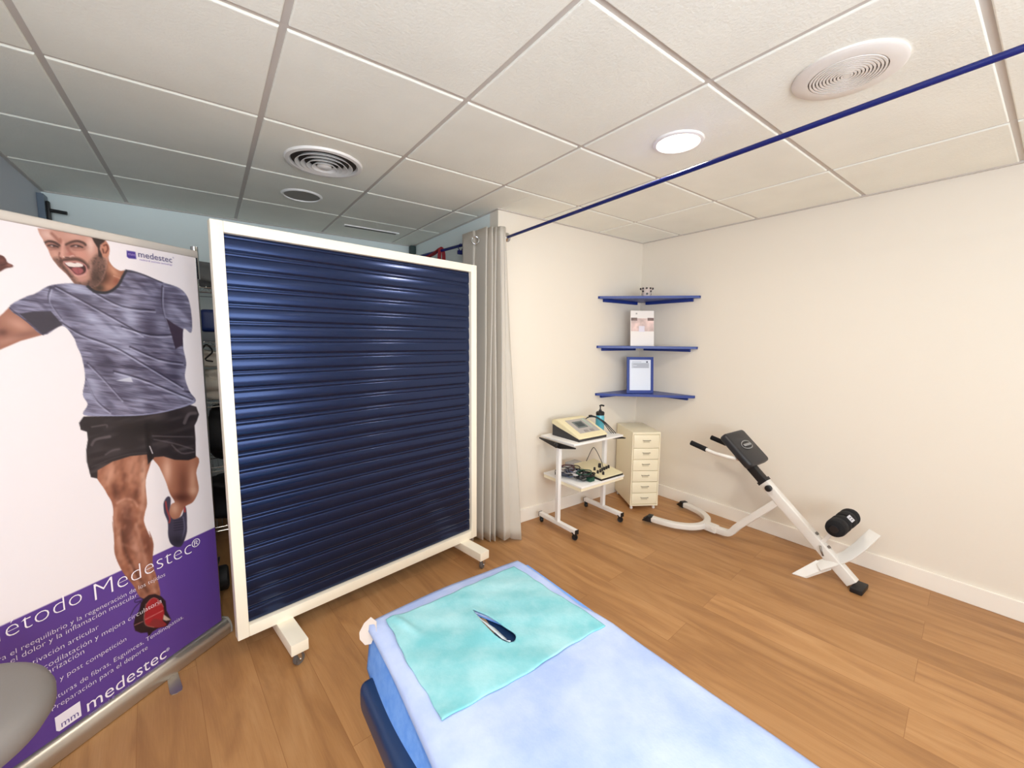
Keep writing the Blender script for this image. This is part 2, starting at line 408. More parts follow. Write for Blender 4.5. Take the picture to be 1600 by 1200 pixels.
# ring hanging on rod further back, red straps
t = thing('strap', 'red strap hung over the dark blue rod above the blue screen', 'strap', (0, 0, 0))
M_red = mat('red_webbing', (140, 24, 34), .7, bump=.2, bscale=300)
p = A + d * .62; q2 = A + d * .86
bm = new(); sweep(bm, smoothpath([p + Vector((-.02, 0, -.12)), p + Vector((-.017, 0, -.02)), p + Vector((0, .0, .015)), p + Vector((.018, 0, -.02)), p + Vector((.02, 0, -.14))]), rrect(.03, .004, .001), (0, 1, 0)); obj('loop', bm, M_red, t)
bm = new(); sweep(bm, smoothpath([p + Vector((-.01, .0, .013)), p + Vector((-.02, .10, -.012)), q2 + Vector((-.02, -.05, -.04)), q2 + Vector((-.02, .03, -.06))]), rrect(.034, .012, .003), (0, 0, 1)); obj('band', bm, M_red, t)
t2 = thing('hook', 'small dark blue double ring on the rod between curtain and red strap', 'hook', A + d * .40)
bm = new(); tube(bm, [(.0, 0, .013), (.02, 0, -.01), (0, 0, -.04), (-.02, 0, -.01), (0, 0, .013)], .004, 8)
obj('loop', bm, M_rod, t2)
bm = new(); box(bm, (.0, 0, -.05), (.05, .02, .03), .006); obj('clip', bm, M_rod, t2)
bm = new(); bx(bm, 1.958, XC - .0005, 2.93, 2.975, 2.19, 2.262, .004)
o = obj('wall_bracket', bm, mat('dark_green_plastic', (58, 74, 72), .5)); tag(o, 'small dark box high in the alcove corner by the ceiling', 'bracket')

# ---------------------------------------------------------------- rolling screen
ang = math.atan2(1.382 - 1.170, 1.724 - .408)
SW = 1.333; Z0, Z1 = .11, 1.842
t = thing('rolling_screen', 'large rolling screen of dark blue metal slats in a cream frame', 'room divider', (.408, 1.170, 0), ang)
fw = .043; fd = .045
def framepart(x0, x1, z0, z1):
    bm = new(); bx(bm, x0, x1, 0, fd, z0, z1, .003); return bm
for nm, a in (('frame_stile', (0, fw, Z0, Z1)), ('frame_stile', (SW - fw, SW, Z0, Z1)), ('frame_rail', (fw, SW - fw, Z1 - fw, Z1)), ('frame_rail', (fw, SW - fw, Z0, Z0 + fw + .008))):
    obj(nm, framepart(*a), M_cream, t)
def shutter_mat():
    m = bpy.data.materials.new('navy_shutter_metal'); m.use_nodes = True; nt = m.node_tree; N = nt.nodes; L = nt.links; b = N['Principled BSDF']
    b.inputs['Base Color'].default_value = rgb(24, 42, 82); b.inputs['Metallic'].default_value = .75; b.inputs['Roughness'].default_value = .24
    b.inputs['Coat Weight'].default_value = .4; b.inputs['Coat Roughness'].default_value = .15
    return m
M_sh = shutter_mat()
zs0, zs1 = Z0 + fw + .008, Z1 - fw; ns = 24; pitch = (zs1 - zs0) / ns
prof = [(0, 0.0), (.0, .025), (.0040, .035), (.0046, .065), (.0058, .085), (.0068, .20), (.0074, .34), (.0072, .48), (.0064, .60), (.0054, .70), (.0049, .745), (.0041, .76), (.0049, .775), (.0050, .94), (.0040, .965), (0, .975), (0, 1.0)]
for k in range(ns):
    bm = new()
    pts = [(.028 - d_, zs0 + (k + f) * pitch) for d_, f in prof]
    sec = [(y, z) for y, z in pts] + [(.036, pts[-1][1]), (.036, pts[0][1])]
    a = [bm.verts.new((fw + .0005, y, z)) for y, z in sec]; b_ = [bm.verts.new((SW - fw - .0005, y, z)) for y, z in sec]
    n = len(sec); bm.faces.new(a); bm.faces.new(b_[::-1])
    for i in range(n): bm.faces.new((a[i], b_[i], b_[(i + 1) % n], a[(i + 1) % n]))
    obj('slat', bm, M_sh, t, True)
def caster(parent, loc, rz, r=.026, wheelmat=None, name='caster', forkmat=None):
    e = bpy.data.objects.new(name, None); COL.objects.link(e); e.parent = parent; e.location = loc; e.rotation_euler = (0, 0, rz); e.empty_display_size = .03
    bm = new(); lathe(bm, [(0, -.009), (r * .55, -.009), (r * .6, -.0065), (r * .95, -.009), (r, -.006), (r, .006), (r * .95, .009), (r * .6, .0065), (r * .55, .009), (0, .009)], (0, 0, r), 24, RY(PI / 2)); obj('wheel', bm, wheelmat or M_black, e)
    bm = new()
    for s in (-1, 1):
        slab(bm, [(s * .011, -.006, r - .005), (s * .011, .005, r - .005), (s * .011, .018, 2 * r + .010), (s * .011, -.002, 2 * r + .010)], .0015, (s, 0, 0))
    box(bm, (0, .006, 2 * r + .011), (.028, .034, .004))
    lathe(bm, [(0, -.015), (.004, -.015), (.004, .015), (0, .015)], (0, 0, r), 10, RY(PI / 2))
    obj('fork', bm, forkmat or M_chrome, e); return e
for fx in (.182, SW - .10):
    bm = new(); bx(bm, fx - .035, fx + .035, -.19, .235, .062, .112, .003); lg = obj('leg', bm, M_cream, t)
    for yy in (-.165, .205):
        caster(lg, (fx, yy, 0), 2.0 if yy < 0 else .6, .025, mat('grey_wheel', (96, 90, 86), .4))

# ---------------------------------------------------------------- roll-up banner
DB = Vector((-.777, -.629, 0)).normalized(); NB = Vector((.629, -.777, 0)).normalized()   # along, towards viewer
P0 = Vector((.355, 1.432, 0)); BW = .85; ZB, ZT = .075, 1.735
t = thing('roll_up_banner', 'tall white and purple roll-up banner printed with a shouting running man', 'banner', P0 + DB * BW / 2)
off = -(P0 + DB * BW / 2)
def child_fix(o): o.location = off; return o
def bpt(s, z, n=0): return P0 + DB * s + NB * n + Vector((0, 0, z))
def px2b(x, y):
    """photo pixel -> (s, z) on the banner"""
    r = RT * ((x - 800) / FPX) + DN * ((y - 600) / FPX) + FW
    k = (P0 - CAM).dot(NB) / r.dot(NB); p = CAM + r * k
    return (p - P0).dot(DB), p.z
# cassette
bm = new()
sec = [(.024, .004), (.026, .03), (.020, .052), (.010, .066), (.0015, .072), (-.030, .070), (-.055, .055), (-.065, .03), (-.063, .004)]
path = [bpt(-.02, 0), bpt(BW + .02, 0)]
a = [bm.verts.new(bpt(-.022, z, n)) for n, z in sec]; b_ = [bm.verts.new(bpt(BW + .022, z, n)) for n, z in sec]
n = len(sec); bm.faces.new(a); bm.faces.new(b_[::-1])
for i in range(n): bm.faces.new((a[i], b_[i], b_[(i + 1) % n], a[(i + 1) % n]))
child_fix(obj('base_cassette', bm, M_alu, t))
for e in (-.022, BW + .022):
    bm = new(); sg = -1 if e < 0 else 1
    a = [bm.verts.new(bpt(e, z * 1.02, n * 1.03)) for n, z in sec]; b_ = [bm.verts.new(bpt(e + sg * .008, z * 1.02, n * 1.03)) for n, z in sec]
    bm.faces.new(a); bm.faces.new(b_[::-1])
    for i in range(n): bm.faces.new((a[i], b_[i], b_[(i + 1) % n], a[(i + 1) % n]))
    child_fix(obj('end_cap', bm, mat('clear_grey_plastic', (150, 146, 140), .25), t))
FD = Vector((.16, -.98, 0)).normalized(); FS = Vector((FD.y, -FD.x, 0))
for s0 in (.225, .66):
    bm = new()
    ol = [(-.016, -.06), (.016, -.06), (.020, .13), (.016, .144), (.0, .149), (-.016, .144), (-.020, .13)]
    fp = bpt(s0, 0, -.005); a = [bm.verts.new(fp + FS * u + FD * v + Vector((0, 0, .0005))) for u, v in ol]; b_ = [bm.verts.new(fp + FS * u + FD * v + Vector((0, 0, .004))) for u, v in ol]
    m_ = len(ol); bm.faces.new(a[::-1]); bm.faces.new(b_)
    for i in range(m_): bm.faces.new((a[i], a[(i + 1) % m_], b_[(i + 1) % m_], b_[i]))
    child_fix(obj('foot', bm, M_alu, t))
bm = new(); tube(bm, [bpt(-.004, .06, -.012), bpt(-.005, .9, -.012), bpt(-.006, 1.775, -.010)], .0075, 10, False); tube(bm, [bpt(-.006, 1.64, -.010), bpt(-.006, 1.775, -.010)], .0135, 12, False)
child_fix(obj('pole', bm, M_chrome, t))
bm = new(); sweep(bm, [bpt(-.006, ZT + .008), bpt(BW + .006, ZT + .008)], rrect(.012, .030, .005), (0, 0, 1)); child_fix(obj('top_rail', bm, mat('rail_grey', (206, 198, 190), .4, .3), t))

# --- printed panel: a fine sheet whose colours are the print
def paint_banner():
    du = .0024
    ns_, nz_ = int(BW / du), int((ZT - ZB) / du)
    s = np.linspace(0, BW, ns_ + 1); z = np.linspace(ZB, ZT, nz_ + 1)
    SS, ZZ = np.meshgrid(s, z)
    Pw = [P0[i] + DB[i] * SS + (ZZ if i == 2 else 0) for i in range(3)]
    D = [Pw[i] - CAM[i] for i in range(3)]
    c = [sum(v[i] * D[i] for i in range(3)) for v in (RT, DN, FW)]
    ok = c[2] > .05; cz = np.where(ok, c[2], .05)
    X = 800 + FPX * c[0] / cz; Y = 600 + FPX * c[1] / cz
    img = np.zeros(X.shape + (3,)); img[:] = (247, 241, 242)
    def noise(sx, sy, seed, a=0.):
        # smooth value noise in print space
        rs = np.random.RandomState(seed); G = rs.rand(256, 256)
        u = (X * math.cos(a) + Y * math.sin(a)) / sx; v = (-X * math.sin(a) + Y * math.cos(a)) / sy
        iu = np.floor(u).astype(int); iv = np.floor(v).astype(int); fu = u - iu; fv = v - iv
        fu = fu * fu * (3 - 2 * fu); fv = fv * fv * (3 - 2 * fv)
        g = lambda i, j: G[i % 256, j % 256]
        return (g(iu, iv) * (1 - fu) + g(iu + 1, iv) * fu) * (1 - fv) + (g(iu, iv + 1) * (1 - fu) + g(iu + 1, iv + 1) * fu) * fv
    def win(P, pad):
        xs = [p[0] for p in P]; ys = [p[1] for p in P]
        return ok & (X > min(xs) - pad) & (X < max(xs) + pad) & (Y > min(ys) - pad) & (Y < max(ys) + pad)
    def segd(x, y, a, b):
        dx, dy = b[0] - a[0], b[1] - a[1]; L2 = dx * dx + dy * dy + 1e-9
        tt = np.clip(((x - a[0]) * dx + (y - a[1]) * dy) / L2, 0, 1)
        return np.hypot(x - a[0] - tt * dx, y - a[1] - tt * dy)
    def polymask(P, soft=.7):
        m = win(P, soft * 3 + 1); out = np.zeros(X.shape); x = X[m]; y = Y[m]
        if x.size == 0: return out
        ins = np.zeros(x.shape, bool); dd = np.full(x.shape, 1e9); n = len(P)
        for i in range(n):
            a = P[i]; b = P[(i + 1) % n]
            dd = np.minimum(dd, segd(x, y, a, b))
            cond = (a[1] > y) != (b[1] > y)
            xi = (b[0] - a[0]) * (y - a[1]) / ((b[1] - a[1]) if b[1] != a[1] else 1e-9) + a[0]
            ins ^= cond & (x < xi)
        sd = np.where(ins, dd, -dd)
        out[m] = np.clip(.5 + sd / (2 * soft), 0, 1); return out
    def strokemask(P, wd, soft=1.):
        m = win(P, wd + soft * 3); out = np.zeros(X.shape); x = X[m]; y = Y[m]
        if x.size == 0: return out
        dd = np.full(x.shape, 1e9)
        for a, b in zip(P, P[1:]): dd = np.minimum(dd, segd(x, y, a, b))
        out[m] = np.clip(.5 + (wd / 2 - dd) / (2 * soft), 0, 1); return out
    def smo(P, n=5, closed=True):
        Q = [Vector((p[0], p[1], 0)) for p in P]
        if closed: Q = Q[-1:] + Q + Q[:2]
        o = smoothpath(Q, n)
        if closed: o = o[n:-n]
        return [(v.x, v.y) for v in o]
    def blend(mask, col, a=1.):
        k = (mask * a)[..., None]; img[:] = img * (1 - k) + np.array(col, float) * k
    def poly(P, col, soft=.7, a=1., clip=None, sm=False):
        mk = polymask(smo(P) if sm else P, soft)
        if clip is not None: mk = mk * clip
        blend(mk, col, a); return mk
    def stroke(P, wd, col, soft=1., a=1., clip=None):
        mk = strokemask(smo(P, 4, False) if len(P) > 2 else P, wd, soft)
        if clip is not None: mk = mk * clip
        blend(mk, col, a)
    def blob(c_, rx, ry, col, a=1., clip=None, an=0.):
        dx = X - c_[0]; dy = Y - c_[1]; u = (dx * math.cos(an) + dy * math.sin(an)) / rx; v = (-dx * math.sin(an) + dy * math.cos(an)) / ry
        mk = np.exp(-(u * u + v * v)) * ok
        if clip is not None: mk = mk * clip
        blend(mk, col, a)
    T1 = lambda P: [(x / 3.158, 320 + y / 3.158) for x, y in P]          # torso view
    T2 = lambda P: [(x / 3, 800 + y / 3) for x, y in P]                  # lower leg view
    T5 = lambda P: [(100 + x / 4.617, 600 + y / 4.617) for x, y in P]    # shorts view
    T3 = lambda P: [(180 + x / 10, 880 + y / 10) for x, y in P]          # shoe view
    HD = lambda P: [(20 + x / 8.889, 350 + y / 8.889) for x, y in P]     # head view
    # purple field
    (s0, zA) = px2b(333, 825)
    pur = np.clip(.5 + (zA - ZZ) / .002, 0, 1) * 1.0
    blend(pur, (114, 82, 164))
    SK, SKL, SKD, SKDD = (178, 124, 100), (218, 170, 146), (128, 82, 66), (86, 52, 44)
    # ---- bent rear leg
    leg2 = poly(T5([(640, 500), (690, 600), (735, 700), (765, 790), (800, 850), (775, 870), (755, 930), (780, 975), (830, 965), (855, 915), (880, 880), (930, 852), (965, 790), (972, 740), (955, 640), (955, 520)]), SK, sm=True)
    blob(T5([(745, 620)])[0], 8, 24, (232, 190, 168), .9, leg2); blob(T5([(860, 720)])[0], 9, 30, SKD, .75, leg2); blob(T5([(930, 690)])[0], 6, 26, (222, 178, 152), .7, leg2)
    blob(T5([(850, 820)])[0], 14, 7, (96, 52, 44), .8, leg2); blob(T5([(935, 770)])[0], 7, 7, (226, 186, 162), .7, leg2); blob(T5([(800, 900)])[0], 7, 10, (222, 182, 158), .8, leg2)
    sh2 = poly(T5([(720, 860), (745, 815), (768, 820), (770, 870), (760, 930), (790, 975), (850, 950), (870, 885), (884, 910), (888, 1010), (884, 1080), (850, 1165), (810, 1175), (770, 1150), (752, 1090), (750, 1000), (725, 930)]), (84, 78, 98), sm=True)
    stroke(T5([(735, 850), (745, 910), (765, 970), (760, 1000)]), 2.2, (196, 80, 76), .8, .9, sh2); stroke(T5([(870, 890), (872, 920)]), 3, (196, 80, 76), .8, .9, sh2)
    for k in range(5): stroke(T5([(795, 985 + 18 * k), (860, 975 + 18 * k)]), 1.2, (42, 38, 54), .6, .8, sh2)
    stroke(T5([(860, 960), (870, 1040), (850, 1120)]), 2, (150, 146, 170), .8, .6, sh2); blob(T5([(820, 1130)])[0], 12, 9, (50, 46, 60), .8, sh2)
    # ---- front leg
    lg = T5([(235, 600), (300, 770), (345, 850), (358, 930), (352, 1010), (362, 1080)]) + T2([(530, 20), (536, 130), (540, 200), (575, 280), (625, 345), (665, 405), (745, 400), (742, 330), (716, 240), (720, 150), (700, 90)]) + T5([(625, 1110), (580, 1000), (585, 930), (600, 860), (590, 700), (610, 500)])
    L1 = poly(lg, (172, 118, 94), sm=True)
    blob(T5([(330, 650)])[0], 10, 22, (222, 174, 150), .85, L1, .3); blob(T5([(500, 620)])[0], 13, 26, (212, 162, 138), .7, L1); blob(T5([(575, 700)])[0], 5, 45, (234, 196, 174), .7, L1)
    blob(T5([(375, 790)])[0], 5, 14, (112, 70, 56), .9, L1, -.3); blob(T5([(520, 800)])[0], 5, 12, (120, 76, 60), .8, L1, .3); stroke(T5([(380, 800), (430, 760), (440, 660)]), 6, (132, 84, 66), 4, .6, L1)
    blob(T5([(440, 880)])[0], 13, 12, (206, 156, 134), .8, L1); blob(T5([(450, 960)])[0], 10, 20, (124, 78, 62), .75, L1); stroke(T5([(385, 860), (440, 830), (500, 840), (530, 880)]), 3, (222, 176, 154), 2, .7, L1)
    stroke(T5([(375, 900), (372, 1010), (400, 1060)]), 4, (210, 164, 142), 2.5, .7, L1); stroke(T5([(560, 880), (550, 960), (520, 1040)]), 5, (206, 160, 138), 3, .6, L1)
    blob(T2([(600, 90)])[0], 9, 30, (108, 66, 54), .75, L1); blob(T2([(640, 170)])[0], 7, 30, (206, 160, 140), .75, L1, -.3); blob(T2([(695, 150)])[0], 7, 26, (118, 72, 58), .7, L1); blob(T2([(560, 140)])[0], 5, 30, (204, 158, 136), .8, L1)
    stroke(T2([(575, 90), (590, 190), (640, 290), (690, 370)]), 5, (92, 56, 46), 3, .65, L1); stroke(T2([(640, 60), (665, 160), (690, 260), (725, 370)]), 4, (204, 160, 140), 2.5, .65, L1); stroke(T2([(610, 250), (650, 340), (690, 400)]), 4, (190, 142, 122), 2, .6, L1)
    mot = noise(5, 7, 3, .3); blend(L1 * np.clip(mot - .5, 0, 1), (96, 60, 48), .45); blend(L1 * np.clip(.45 - mot, 0, 1), (232, 190, 168), .5)
    # ---- front shoe
    sh = poly(T3([(440, 560), (520, 500), (620, 480), (720, 520), (785, 590), (800, 740), (872, 885), (800, 985), (680, 1010), (580, 1070), (520, 1150), (500, 1080), (400, 1090), (310, 1055), (285, 960), (310, 850), (375, 730), (400, 620)]), (52, 26, 36), .8)
    poly(T3([(490, 640), (555, 565), (620, 545), (700, 600), (748, 680), (766, 800), (740, 890), (800, 960), (700, 1000), (590, 1000), (480, 965), (452, 860), (470, 730)]), (176, 44, 54), .9, sm=True)
    poly(T3([(600, 860), (740, 900), (790, 970), (700, 1000), (590, 1000), (520, 960)]), (138, 62, 62), 1.5, .7)
    stroke(T3([(490, 640), (555, 562), (620, 543), (700, 598), (750, 680)]), 1.2, (214, 130, 124), .7, .8)
    stroke(T3([(480, 640), (455, 780), (450, 880), (480, 970), (600, 1000)]), 1.4, (190, 160, 140), .8, .7)
    for a, b in (((480, 730), (700, 640)), ((470, 880), (740, 740)), ((300, 970), (430, 910))): stroke(T3([a, b]), 1., (222, 170, 160), .6, .8)
    poly(T3([(755, 800), (870, 885), (790, 900), (745, 880)]), (206, 186, 170), .8)
    stroke(T3([(440, 560), (380, 545), (310, 575), (310, 610), (370, 600), (440, 560)]), 1.3, (56, 34, 80), .6); stroke(T3([(400, 600), (300, 700), (240, 820)]), 1.3, (56, 34, 80), .6)
    # ---- shorts
    so = poly(T5([(108, 280), (140, 235), (500, 225), (700, 185), (900, 148), (955, 165), (975, 220), (960, 265), (942, 300), (950, 400), (952, 530), (900, 550), (800, 547), (720, 522), (655, 528), (608, 580), (600, 508), (480, 520), (350, 560), (242, 622), (242, 682), (195, 672), (165, 560), (160, 480), (172, 400), (165, 345), (120, 330)]), (58, 50, 54), .8)
    blend(so * np.clip(noise(26, 6, 11, -.25) - .45, 0, 1), (112, 102, 104), 1.1)
    blob(T5([(600, 330)])[0], 60, 14, (40, 32, 34), .7, so); stroke(T5([(600, 300), (610, 430), (625, 540)]), 7, (28, 22, 26), 3, .8, so)
    for P_, w_ in (([(200, 310), (300, 295), (310, 310)], 2), ([(640, 375), (800, 380), (930, 380)], 1.5), ([(650, 400), (800, 430), (930, 470)], 1.6), ([(870, 280), (900, 220), (950, 210)], 5), ([(200, 440), (230, 400), (330, 380)], 4), ([(300, 510), (350, 480), (400, 470)], 2), ([(780, 440), (850, 500), (940, 490)], 2)):
        stroke(T5(P_), w_, (138, 128, 130), 1.2, .65, so)
    stroke(T5([(620, 450), (640, 500)]), 1.6, (220, 214, 216), .6)
    stroke(T5([(200, 600), (330, 545), (480, 505), (600, 495)]), 1.2, (92, 84, 86), .8, .8, so)
    # ---- arm and fist
    arm = poly(T1([(50, 500), (15, 535), (-60, 600), (-60, 735), (0, 715), (100, 672), (215, 640), (130, 570)]), (176, 128, 110), sm=False, soft=.9)
    blob(T1([(90, 590)])[0], 22, 9, (212, 168, 150), .8, arm, .4); blob(T1([(10, 630)])[0], 10, 6, (112, 74, 66), .7, arm); blob(T1([(60, 660)])[0], 26, 5, (204, 160, 144), .7, arm, -.3); blob(T1([(120, 640)])[0], 25, 5, (140, 98, 86), .5, arm, -.2); stroke(T1([(60, 500), (130, 570), (215, 640)]), 2, (110, 70, 70), 1, .5, arm)
    fs = poly(T1([(-40, 250), (10, 250), (30, 268), (38, 285), (64, 298), (60, 308), (30, 314), (0, 330), (-40, 335)]), (112, 68, 62), .8, sm=True)
    blob(T1([(45, 298)])[0], 5, 2.5, (176, 128, 116), .7, fs); blob(T1([(8, 275)])[0], 5, 3, (150, 100, 90), .6, fs); stroke(T1([(0, 300), (30, 292)]), 1, (62, 34, 34), .7, .8, fs)
    # ---- neck and head
    nk = poly(HD([(1060, 860), (1160, 760), (1300, 420), (1340, 520), (1400, 600), (1490, 650), (1570, 650), (1560, 780), (1470, 880), (1350, 940), (1250, 960), (1120, 930)]), (176, 124, 100), .8, sm=True)
    blob(HD([(1260, 760)])[0], 12, 8, (92, 56, 44), .85, nk, -.6); blob(HD([(1400, 650)])[0], 5, 13, (222, 172, 146), .8, nk, -.6); blob(HD([(1300, 880)])[0], 10, 4, (206, 152, 126), .8, nk); stroke(HD([(1400, 720), (1500, 760)]), 1.5, (232, 190, 166), .9, .7, nk); blob(HD([(1440, 790)])[0], 5, 6, (150, 84, 66), .6, nk); blob(HD([(1200, 890)])[0], 9, 6, (70, 52, 42), .9, nk)
    hd_ = poly(HD([(345, 60), (372, 140), (420, 215), (448, 280), (490, 350), (520, 430), (560, 500), (640, 600), (740, 690), (800, 760), (860, 840), (960, 885), (1080, 895), (1180, 860), (1260, 760), (1300, 620), (1330, 450), (1345, 340), (1310, 255), (1270, 200), (1100, 150), (700, 90)]), (204, 158, 142), .8)
    blob(HD([(480, 150)])[0], 13, 8, (230, 198, 188), .8, hd_, .4); blob(HD([(850, 170)])[0], 20, 6, (220, 178, 164), .8, hd_, .15); blob(HD([(1080, 300)])[0], 7, 14, (240, 206, 194), .9, hd_)
    stroke(HD([(540, 130), (600, 190), (650, 250)]), 4, (150, 98, 84), 2, .7, hd_); stroke(HD([(660, 210), (680, 260)]), 3, (160, 104, 90), 1.6, .7, hd_)
    stroke(HD([(445, 260), (500, 240), (580, 255), (650, 300)]), 3.6, (72, 46, 42), 1.2, .9, hd_); stroke(HD([(740, 285), (820, 250), (900, 238), (980, 262), (1010, 290)]), 3.6, (84, 56, 50), 1.2, .9, hd_)
    blob(HD([(560, 310)])[0], 11, 4, (112, 70, 62), .8, hd_, .2); blob(HD([(880, 310)])[0], 14, 4.5, (122, 78, 70), .8, hd_, .1)
    stroke(HD([(490, 300), (550, 292), (630, 320)]), 1.8, (46, 28, 28), .8, .95, hd_); stroke(HD([(810, 310), (880, 295), (970, 325)]), 1.8, (46, 28, 28), .8, .95, hd_)
    blob(HD([(545, 305)])[0], 2.2, 1.1, (222, 206, 204), .9, hd_); blob(HD([(880, 308)])[0], 2.6, 1.2, (222, 200, 196), .9, hd_); blob(HD([(570, 308)])[0], 1.2, 1.2, (40, 26, 30), .9, hd_); blob(HD([(905, 312)])[0], 1.2, 1.2, (40, 26, 30), .9, hd_)
    stroke(HD([(520, 360), (600, 350)]), 1.4, (150, 100, 88), 1, .6, hd_); stroke(HD([(840, 360), (930, 370), (1000, 350)]), 1.6, (150, 100, 90), 1, .6, hd_)
    stroke(HD([(700, 260), (690, 340), (690, 430)]), 5, (226, 178, 164), 2, .8, hd_); stroke(HD([(760, 330), (800, 400), (850, 440)]), 4, (160, 100, 90), 2, .7, hd_); stroke(HD([(650, 400), (640, 450), (670, 480)]), 2, (112, 62, 56), 1, .8, hd_)
    blob(HD([(790, 420)])[0], 6, 3, (186, 120, 108), .7, hd_); stroke(HD([(700, 455), (760, 470), (830, 440), (850, 450)]), 1.6, (240, 206, 196), .8, .9, hd_); stroke(HD([(730, 462), (780, 468)]), 1.4, (70, 36, 36), .7, .8, hd_)
    blob(HD([(950, 420)])[0], 11, 7, (222, 164, 148), .8, hd_, .4); blob(HD([(600, 440)])[0], 5, 9, (222, 176, 160), .7, hd_, -.4)
    BD = (96, 72, 64)
    bdm = polymask(smo(HD([(560, 500), (640, 600), (740, 690), (860, 845), (960, 890), (1080, 900), (1190, 860), (1270, 740), (1300, 560), (1240, 440), (1180, 420), (1110, 480), (1060, 560), (1075, 660), (1080, 760), (980, 800), (890, 780), (810, 690), (740, 600), (680, 540), (640, 480), (590, 470)])), 3.5) * np.maximum(hd_, nk)
    st = noise(2.1, 2.1, 5); blend(bdm, BD, .62); blend(bdm * np.clip(st - .5, 0, 1), (44, 30, 28), .9)
    blob(HD([(1150, 740)])[0], 8, 12, (66, 46, 40), .6, hd_); blob(HD([(1080, 590)])[0], 3, 8, (214, 170, 156), .6, hd_)
    stroke(HD([(670, 520), (720, 500), (800, 490), (900, 490), (980, 530), (1040, 600)]), 5.5, (88, 58, 52), 2, .85, hd_)
    stroke(HD([(660, 480), (680, 560), (740, 640), (800, 720)]), 3, (110, 74, 66), 1.5, .7, hd_)
    poly(HD([(700, 520), (760, 520), (860, 515), (960, 535), (1020, 580), (1035, 640), (1010, 690), (930, 725), (860, 715), (800, 650), (740, 590)]), (206, 150, 144), .8, .9, sm=True)
    poly(HD([(722, 545), (800, 540), (900, 540), (985, 570), (1015, 620), (1000, 675), (930, 705), (870, 695), (810, 635), (760, 590)]), (74, 30, 34), .8, sm=True)
    poly(HD([(815, 620), (890, 600), (960, 620), (980, 660), (930, 698), (875, 690)]), (186, 112, 116), 1.2, .9, sm=True); stroke(HD([(900, 610), (915, 690)]), 1.2, (140, 76, 82), .8, .7)
    poly(HD([(728, 540), (800, 532), (860, 545), (900, 535), (970, 562), (965, 590), (880, 598), (790, 592), (750, 570)]), (240, 228, 222), .7, sm=True)
    stroke(HD([(860, 715), (930, 728), (1010, 700)]), 2, (224, 176, 166), .9, .8, hd_); blob(HD([(950, 780)])[0], 7, 4, (206, 156, 146), .7, hd_)
    ear = poly(HD([(1225, 330), (1250, 260), (1300, 255), (1338, 310), (1342, 390), (1325, 450), (1280, 470), (1240, 430)]), (206, 150, 126), .8, sm=True)
    stroke(HD([(1265, 300), (1305, 290), (1320, 350), (1290, 400)]), 2.2, (112, 56, 48), 1, .9, ear); stroke(HD([(1250, 350), (1262, 400)]), 2, (90, 46, 40), 1, .8, ear)
    poly(HD([(1090, 170), (1290, 210), (1270, 250), (1215, 290), (1205, 350), (1235, 420), (1245, 470), (1190, 450), (1180, 330), (1130, 250)]), (66, 44, 40), 1., sm=False)
    # ---- shirt
    SH = T1([(432, 402), (350, 388), (275, 393), (230, 405), (170, 440), (125, 455), (45, 508), (130, 575), (212, 642), (305, 597), (360, 650), (380, 700), (402, 750), (420, 850), (408, 935), (432, 985), (415, 1037), (560, 1042), (700, 1038), (830, 1018), (962, 975), (935, 920), (912, 850), (918, 780), (903, 700), (905, 612), (942, 630), (945, 560), (928, 465), (885, 412), (800, 382), (700, 340), (622, 322), (600, 370), (530, 432), (455, 422)])
    shm = poly(SH, (140, 136, 158), .8, sm=True)
    n1 = noise(34, 3.2, 21, .12); n2 = noise(60, 14, 22, .5); n3 = noise(12, 1.3, 23, .15); n4 = noise(34, 8, 27, .75)
    blend(shm * np.clip((n1 - .5) * 2, 0, 1), (176, 176, 200), .8); blend(shm * np.clip((.5 - n1) * 2, 0, 1), (76, 70, 92), .75)
    blend(shm * np.clip((n2 - .5) * 2, 0, 1), (198, 202, 224), .5); blend(shm * np.clip((.5 - n4) * 2, 0, 1), (74, 68, 90), .55)
    blend(shm * np.clip((n3 - .45) * 1.5, 0, 1), (204, 206, 224), .35); blend(shm * np.clip((.45 - n3) * 1.5, 0, 1), (60, 56, 74), .4)
    for c_, rx, ry, an in (((450, 560), 26, 8, .35), ((640, 540), 12, 26, -.3), ((400, 420), 24, 6, .2), ((560, 640), 30, 9, .3), ((620, 850), 20, 8, .1), ((460, 900), 10, 26, -.5)):
        blob(T1([c_])[0], rx, ry, (206, 210, 232), .6, shm, an)
    for c_, rx, ry, an in (((740, 600), 14, 34, .1), ((780, 830), 34, 9, .3), ((330, 520), 22, 10, .5), ((800, 480), 10, 20, 0), ((620, 940), 40, 8, -.1), ((520, 790), 18, 18, .3), ((860, 800), 12, 34, 0)):
        blob(T1([c_])[0], rx, ry, (70, 64, 86), .55, shm, an)
    for P_ in ([(270, 400), (400, 470), (560, 560), (700, 640)], [(300, 580), (400, 640), (560, 700), (700, 780), (900, 900)], [(430, 780), (500, 850), (600, 960)], [(420, 860), (470, 960), (540, 1020)], [(460, 430), (600, 500), (760, 520)], [(600, 600), (740, 640), (860, 640)], [(560, 820), (700, 860), (850, 920), (950, 960)], [(250, 410), (240, 470), (300, 560)], [(640, 700), (780, 760), (900, 780)], [(800, 400), (800, 500), (830, 600)]):
        stroke(T1(P_), 2.2, (56, 50, 70), 1.2, .75, shm); stroke([(x + 1.5, y + 3.2) for x, y in T1(P_)], 1.8, (214, 216, 236), 1.2, .65, shm)
    up_ = T1([(95, 537), (170, 525), (250, 525), (308, 592), (212, 642)]); m_ = poly(up_, (78, 72, 84), .9, .95, shm)
    m_ = poly(T1([(818, 560), (860, 590), (905, 615), (903, 690), (865, 712), (845, 640)]), (76, 62, 80), .9, .95, shm)
